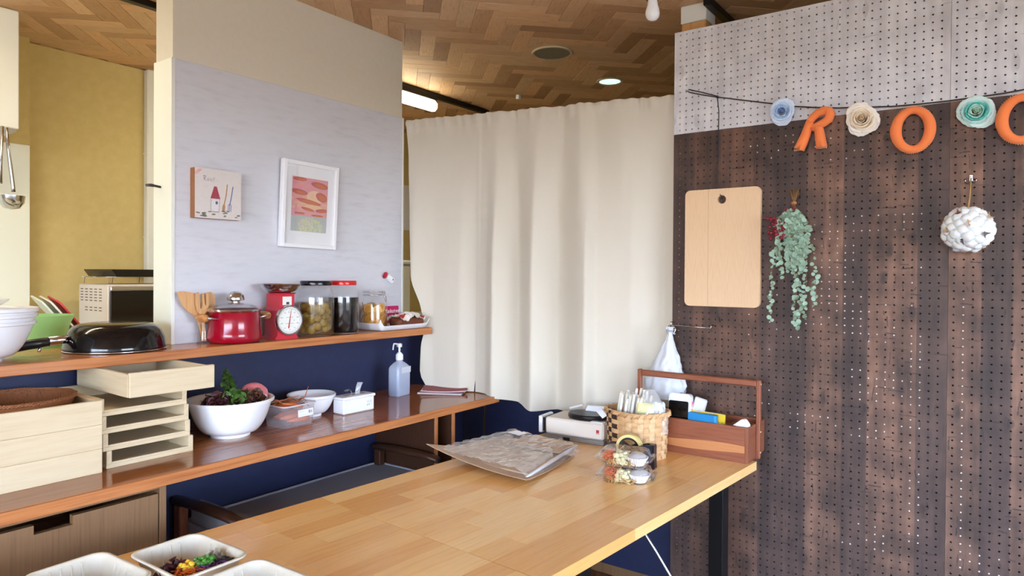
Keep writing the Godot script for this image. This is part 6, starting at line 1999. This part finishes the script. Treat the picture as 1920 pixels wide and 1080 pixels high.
# ---------------------------------------------------------------- things on the pegboard
func rose(called: String, label: String, at: Vector3, R: float, cols: Array, sd: int, tilt: Vector3) -> void:
	var f := thing(called, label, "paper flower", at, 0.0, "paper flowers on the garland")
	f.rotation = tilt
	var no := FastNoiseLite.new()
	no.seed = sd
	no.frequency = 2.0
	var layers := [[5, 1.0, 0.10, 0], [5, 0.88, 0.26, 0], [4, 0.70, 0.40, 1], [4, 0.54, 0.50, 2], [3, 0.40, 0.56, 1], [3, 0.27, 0.60, 3], [2, 0.15, 0.62, 3]]
	for li in layers.size():
		var l: Array = layers[li]
		for k in l[0]:
			var th: float = TAU * k / l[0] + li * 0.9 + sd
			var half: float = PI / l[0] * 1.35
			var st := st0()
			sheet(st, 12, 8, func(u, v):
				var x: float = (u - 0.5) * 2.0
				var reach: float = 1.0 - 0.30 * pow(absf(x), 3.0) + 0.16 * no.get_noise_3d(x * 1.2 + k * 5.0, 0.0, li * 3.0)
				var t: float = v * reach
				var rad: float = R * l[1] * (0.30 + 0.70 * pow(t, 0.75) if li < 2 else 0.66 + 0.34 * pow(t, 1.8)) * (1.0 + 0.10 * sin(k * 2.3 + li * 1.7 + sd))
				var z: float = R * (l[2] * 1.3 * pow(t, 1.4 if li < 2 else 0.9) - 0.14 * pow(t, 7.0)) + R * 0.09 * no.get_noise_3d(x * 2.0, v * 2.0, k + li * 2.0)
				var a: float = th + x * half
				return Vector3(rad * cos(a), rad * sin(a), z), 0.0006)
			var m := mat("petal_%d_%d" % [sd, l[3]], cols[l[3]], 0.8)
			m.backlight_enabled = true
			m.backlight = Color(0.2, 0.2, 0.2)
			obj("petal", st, m, f)
	var c := st0()
	var sp := []
	for k in 26: sp.append(Vector3((0.001 + 0.00018 * k) * cos(k * 0.6), (0.001 + 0.00018 * k) * sin(k * 0.6), R * 0.62))
	tube(c, sp, 0.0030, 5, false, Vector2(2.2, 0.35), Vector3.BACK)
	obj("heart", c, mat("heart_%d" % sd, cols[3].darkened(0.1), 0.8), f)

func felt_o(label: String, c: Vector3, tilt: float) -> void:
	var o := thing("felt_letter", label, "letter", c, 0.0, "orange felt letters on the garland")
	o.rotation.z = tilt
	var felt := felt_mat()
	var st := st0()
	var pts := []
	var rad := []
	var no := FastNoiseLite.new()
	no.seed = int(absf(c.x) * 1000)
	no.frequency = 1.0
	for k in 48:
		var t := TAU * k / 48
		pts.append(Vector3(0.0475 * cos(t) * (1.0 + 0.02 * sin(2.0 * t + 1.0)), 0.0635 * sin(t), 0.0))
		rad.append(0.0148 + 0.0022 * cos(2.0 * t) + 0.0008 * no.get_noise_2d(cos(t), sin(t)))
	tube(st, pts, rad, 14, true, Vector2(1.0, 1.0), Vector3.BACK)
	obj("ring", st, felt, o)
	st = st0()
	for k in 64:
		var t := TAU * k / 64
		var q := Vector3(0.0625 * cos(t), 0.0770 * sin(t), 0.001)
		box(st, q, Vector3(0.0036, 0.0012, 0.006), 0.0, Basis(Vector3.BACK, t))
	stuff(obj("stitching", st, mat("thread", c8(236, 190, 150), 0.8), o))

func felt_mat() -> StandardMaterial3D:
	var m := mottled("orange_felt", [c8(238, 124, 64), c8(246, 138, 80)], 0.95, 60.0, 131, 0.06)
	m.rim_enabled = true
	m.rim = 0.3
	return m

func pegboard_things() -> void:
	var zf := PB
	# cutting board with a hanging hole
	var cb := thing("cutting_board", "pale wooden cutting board hanging on the dark pegboard", "cutting board", Vector3(-0.860, 1.472, zf + 0.004))
	var bm := wood("cutting_wood", [c8(204, 164, 122), c8(222, 186, 146), c8(226, 192, 154), c8(212, 174, 132)], 0.55, 1.0, 1.0, 132)
	bm.uv1_triplanar = true
	bm.uv1_scale = Vector3(16, 0.5, 16)
	var comb := CSGCombiner3D.new()
	comb.name = "board"
	cb.add_child(comb)
	var pol := CSGPolygon3D.new()
	pol.name = "slab"
	pol.polygon = rrect(0.288, 0.447, 0.020, 6)
	pol.depth = 0.016
	pol.position = Vector3(0, 0, 0.016)
	pol.material = bm
	comb.add_child(pol)
	var hole := CSGCylinder3D.new()
	hole.name = "hole"
	hole.operation = CSGShape3D.OPERATION_SUBTRACTION
	hole.radius = 0.016
	hole.height = 0.1
	hole.sides = 28
	hole.rotation_degrees = Vector3(90, 0, 0)
	hole.position = Vector3(0.0, 0.182, 0.0)
	hole.material = bm
	comb.add_child(hole)
	slab("glue_line", Vector3(-0.0525, -0.222, 0.0160), Vector3(-0.0517, 0.222, 0.01625), mat("glue_brown", c8(160, 118, 80), 0.6), cb)
	rod("hanging_loop", [Vector3(-0.008, 0.206, 0.008), Vector3(-0.006, 0.2, 0.018), Vector3(-0.001, 0.190, 0.018), Vector3(0.0, 0.184, 0.010)], 0.0015, M.black_plastic, cb, 6)
	# garland cord
	var gc := thing("garland_cord", "black cord strung across the pegboard carrying letters and flowers", "cord")
	var z := zf + 0.016
	var run := [Vector3(-0.885, 2.046, z - 0.006), Vector3(-0.79, 2.02, z), Vector3(-0.694, 1.995, z), Vector3(-0.61, 1.972, z), Vector3(-0.531, 1.957, z), Vector3(-0.46, 1.946, z), Vector3(-0.38, 1.938, z), Vector3(-0.30, 1.929, z), Vector3(-0.225, 1.926, z), Vector3(-0.14, 1.925, z), Vector3(-0.068, 1.926, z), Vector3(0.0, 1.928, z), Vector3(0.08, 1.934, z), Vector3(0.22, 1.96, z), Vector3(0.5, 2.04, z - 0.006)]
	rod("main_strand", run, 0.0022, M.black_plastic, gc, 6)
	var lp := st0()
	tube(lp, [Vector3(-0.885, 2.046, z - 0.008), Vector3(-0.94, 2.062, z - 0.008), Vector3(-0.995, 2.080, z - 0.006), Vector3(-1.003, 2.087, z - 0.004), Vector3(-0.996, 2.091, z - 0.004), Vector3(-0.94, 2.071, z - 0.006), Vector3(-0.885, 2.049, z - 0.006)], 0.002, 6)
	obj("loop", lp, M.black_plastic, gc)
	rod("knot", [Vector3(-0.892, 2.050, z - 0.006), Vector3(-0.885, 2.047, z - 0.006), Vector3(-0.878, 2.043, z - 0.006)], [0.003, 0.0055, 0.003], M.black_plastic, gc, 8)
	rod("loose_end", [Vector3(-0.885, 2.046, z - 0.008), Vector3(-0.880, 1.99, z - 0.012), Vector3(-0.881, 1.92, zf + 0.004), Vector3(-0.884, 1.80, zf + 0.003), Vector3(-0.885, 1.66, zf + 0.0025), Vector3(-0.886, 1.26, zf + 0.0025), Vector3(-0.876, 1.215, zf + 0.003), Vector3(-0.868, 1.190, zf + 0.003)], 0.0018, M.black_plastic, gc, 6)
	rod("nail", [Vector3(-1.010, 2.088, zf), Vector3(-1.004, 2.087, zf + 0.022)], 0.0022, M.steel, gc, 6)
	var zz := zf + 0.034
	rose("paper_rose", "light blue paper rose on the pegboard garland", Vector3(-0.645, 1.957, zf + 0.020), 0.045, [c8(212, 224, 244), c8(204, 222, 244), c8(166, 204, 238), c8(126, 158, 216)], 1, Vector3(0.1, 0.15, 0))
	rose("paper_rose", "cream paper rose on the pegboard garland", Vector3(-0.386, 1.897, zf + 0.020), 0.054, [c8(248, 240, 228), c8(246, 232, 210), c8(245, 224, 194), c8(240, 212, 176)], 2, Vector3(0.05, 0.1, 0))
	rose("paper_rose", "turquoise paper rose on the pegboard garland", Vector3(-0.068, 1.880, zf + 0.020), 0.052, [c8(214, 234, 229), c8(178, 226, 218), c8(88, 196, 186), c8(196, 232, 210)], 3, Vector3(0.05, 0.05, 0))
	felt_o("orange stuffed felt ring letter between cream and turquoise roses", Vector3(-0.236, 1.842, zz - 0.004), 0.03)
	felt_o("orange stuffed felt ring letter cut off by the picture edge", Vector3(0.046, 1.842, zz - 0.004), -0.02)
	var R := thing("felt_letter", "orange stuffed felt letter R beside the blue rose", "letter", Vector3(-0.534, 1.880, zz - 0.004), 0.0, "orange felt letters on the garland")
	var st := st0()
	var fl := Vector2(1.0, 0.95)
	var P := func(u: float, v: float) -> Vector3:
		return Vector3((u - 1527.0) * 0.00176, (242.0 - v) * 0.00182, 0)
	tube(st, [P.call(1517, 231), P.call(1523, 221), P.call(1533, 213), P.call(1545, 209), P.call(1553, 211), P.call(1556, 218), P.call(1553, 227), P.call(1545, 232), P.call(1533, 237), P.call(1522, 241)], [0.0135, 0.0145, 0.015, 0.016, 0.017, 0.0175, 0.0165, 0.015, 0.014, 0.0125], 12, false, fl, Vector3.BACK)
	tube(st, [P.call(1519, 226), P.call(1516, 236), P.call(1511, 252), P.call(1505, 266), P.call(1499, 279)], [0.0135, 0.0155, 0.0175, 0.019, 0.020], 12, false, fl, Vector3.BACK)
	tube(st, [P.call(1533, 234), P.call(1536, 246), P.call(1538, 260), P.call(1541, 279)], [0.0135, 0.0165, 0.018, 0.0195], 12, false, fl, Vector3.BACK)
	obj("letter_body", st, felt_mat(), R)
	st = st0()
	for k in 9:
		box(st, P.call(1490 + k * 2.2, 279.5), Vector3(0.0014, 0.006, 0.004))
		box(st, P.call(1532 + k * 2.2, 279.5), Vector3(0.0014, 0.006, 0.004))
	stuff(obj("stitching", st, M.thread, R))
	# dried eucalyptus bunch
	var d := thing("dried_bunch", "hanging bunch of dried eucalyptus with red berries", "dried flowers", Vector3(-0.598, 1.668, zf + 0.03))
	var rg := RandomNumberGenerator.new()
	rg.seed = 404
	var stems := st0()
	var leaves := st0()
	var leafm := st0()
	leafm.set_smooth_group(-1)
	grid(leafm, 6, 6, func(u, v):
		var w := sqrt(maxf(0.0, 1.0 - pow(2.0 * v - 1.0, 2.0)))
		var x: float = (u - 0.5) * 2.0 * w
		return Vector3(x, v * 1.9 - 0.0, 0.25 * x * x - 0.2 * v * v))
	var lm := mesh_of(leafm)
	for k in 30:
		var side := rg.randf_range(-1, 1)
		var l := rg.randf_range(0.14, 0.31)
		var drift := side * 0.058
		if k < 5:
			l = [0.475, 0.455, 0.47, 0.445, 0.40][k]
			drift = [0.020, -0.066, 0.008, 0.040, 0.070][k]
		var pts := []
		for e in 12:
			var t := e / 11.0
			pts.append(Vector3(drift * (sin(t * PI * 0.8) * 1.0 if k >= 5 else sin(t * PI * 0.62) * 1.15) + 0.004 * sin(t * 9.0 + k), -0.05 - (l - 0.05) * t, 0.014 * sin(t * PI) + rg.randf_range(0, 0.012)))
		tube(stems, [Vector3(side * 0.018, 0.0 + rg.randf_range(-0.012, 0.012), 0.0), Vector3(0, -0.045, 0.004)] + pts, 0.0011, 4)
		var n := int(l * 80.0)
		for e in n:
			var t := (e + 1.0) / n
			if t < 0.12: continue
			if k < 5 and t < 0.62 and rg.randf() < 0.4: continue
			var i := int(t * 10.99)
			var p: Vector3 = pts[i].lerp(pts[mini(i + 1, 11)], t * 11.0 - i)
			var s := rg.randf_range(0.0060, 0.0105)
			var b := Basis.from_euler(Vector3(rg.randf_range(-0.9, 0.5), rg.randf_range(-0.9, 0.9), PI + rg.randf_range(-1.5, 1.5)))
			leaves.append_from(lm, 0, Transform3D(b.scaled_local(Vector3.ONE * s), p + Vector3(0, 0, rg.randf() * 0.012)))
	obj("stems", stems, mat("dry_stem", c8(128, 96, 62), 0.8), d)
	var lmat := mottled("eucalyptus", [c8(122, 148, 128), c8(160, 184, 160), c8(140, 166, 144), c8(96, 122, 102)], 0.75, 30.0, 141, 0.05)
	stuff(inst("leaves", leaves.commit(), lmat, d))
	st = st0()
	var bmesh := ball_mesh(8, 6)
	for k in 46:
		var p := Vector3(-0.050 + rg.randf_range(-0.034, 0.026), -0.125 + rg.randf_range(-0.045, 0.032), 0.022 + rg.randf_range(0, 0.012))
		st.append_from(bmesh, 0, ball_xf(p, Vector3.ONE * 0.0058))
	for p in [Vector3(-0.024, -0.066, 0.02), Vector3(-0.029, -0.078, 0.02), Vector3(0.002, -0.062, 0.02)]:
		st.append_from(bmesh, 0, ball_xf(p, Vector3.ONE * 0.0058))
	stuff(inst("berries", st.commit(), mat("berry_red", c8(122, 16, 34), 0.35), d))
	rod("berry_stem", [Vector3(0, -0.045, 0.006), Vector3(-0.026, -0.08, 0.02), Vector3(-0.055, -0.14, 0.022)], 0.0012, mat("berry_twig", c8(90, 40, 34), 0.8), d, 5)
	st = st0()
	for k in 3:
		var ring := []
		for e in 12: ring.append(Vector3(0.008 * cos(TAU * e / 12), -0.040 - k * 0.003, 0.004 + 0.008 * sin(TAU * e / 12)))
		tube(st, ring, 0.0016, 5, true)
	obj("tie", st, mat("twine_orange", c8(196, 130, 84), 0.8), d)
	# cotton ball wreath
	var c := thing("cotton_ball", "round wreath ball of white cotton bolls hanging by twine", "wreath", Vector3(-0.083, 1.512, zf + 0.078))
	var puff := [ball_mesh(14, 9, 0.16, 51), ball_mesh(14, 9, 0.2, 52)]
	var cot := mat("cotton", c8(224, 225, 224), 0.95)
	cot.subsurf_scatter_enabled = true
	cot.subsurf_scatter_strength = 0.15
	var husk := [mat("husk_brown", c8(122, 82, 58), 0.8), mat("husk_grey", c8(96, 84, 88), 0.8), mat("husk_tan", c8(182, 146, 96), 0.8)]
	inst("core", ball_mesh(16, 10), cot, c, ball_xf(Vector3.ZERO, Vector3.ONE * 0.052))
	var n := 78
	for k in n:
		var y := 1.0 - 2.0 * (k + 0.5) / n
		var t := k * 2.39996
		var dir := Vector3(sqrt(1.0 - y * y) * cos(t), y, sqrt(1.0 - y * y) * sin(t))
		inst("cotton_boll", puff[k % 2], cot, c, ball_xf(dir * rg.randf_range(0.051, 0.056), Vector3(1, 1, 1) * rg.randf_range(0.0165, 0.0205), Vector3(rg.randf(), rg.randf(), rg.randf()) * 6.0))
	for k in 22:
		var y := 1.0 - 2.0 * (k + 0.5) / 22
		var t := k * 2.39996 + 1.1
		var dir := Vector3(sqrt(1.0 - y * y) * cos(t), y, sqrt(1.0 - y * y) * sin(t))
		var b := Basis(Quaternion(Vector3.BACK, dir)) * Basis(Vector3.BACK, rg.randf() * TAU)
		for e in 2 + k % 2:
			st = st0()
			var be := b * Basis(Vector3.BACK, TAU * e / 3.0 + 0.4)
			sheet(st, 3, 4, func(u, v): return dir * 0.068 + be * Vector3((u - 0.5) * 0.011 * (1.0 - v), v * 0.013, 0.004 + 0.008 * v * v), 0.0006)
			obj("husk", st, husk[k % 3], c)
	rod("twine", [Vector3(0.0, 0.06, 0), Vector3(0.003, 0.10, -0.02), Vector3(0.004, 0.158, -0.052)], 0.0022, mat("twine", c8(186, 150, 92), 0.85), c, 6)
	var hk := thing("chrome_hook", "small chrome double hook holding the cotton ball twine", "hook", Vector3(-0.079, 1.674, zf))
	slab("plate", Vector3(-0.0045, -0.010, 0.0), Vector3(0.0045, 0.014, 0.004), M.steel, hk, 0.001)
	rod("prong", [Vector3(-0.014, 0.000, 0.026), Vector3(-0.014, -0.010, 0.026), Vector3(-0.008, -0.014, 0.018), Vector3(0, -0.006, 0.003)], 0.0022, M.steel, hk, 6)
	rod("prong", [Vector3(0.014, 0.000, 0.026), Vector3(0.014, -0.010, 0.026), Vector3(0.008, -0.014, 0.018), Vector3(0, -0.006, 0.003)], 0.0022, M.steel, hk, 6)
	rod("prong", [Vector3(0, 0.006, 0.003), Vector3(0, -0.004, 0.022), Vector3(0, 0.008, 0.026)], 0.0022, M.steel, hk, 6)
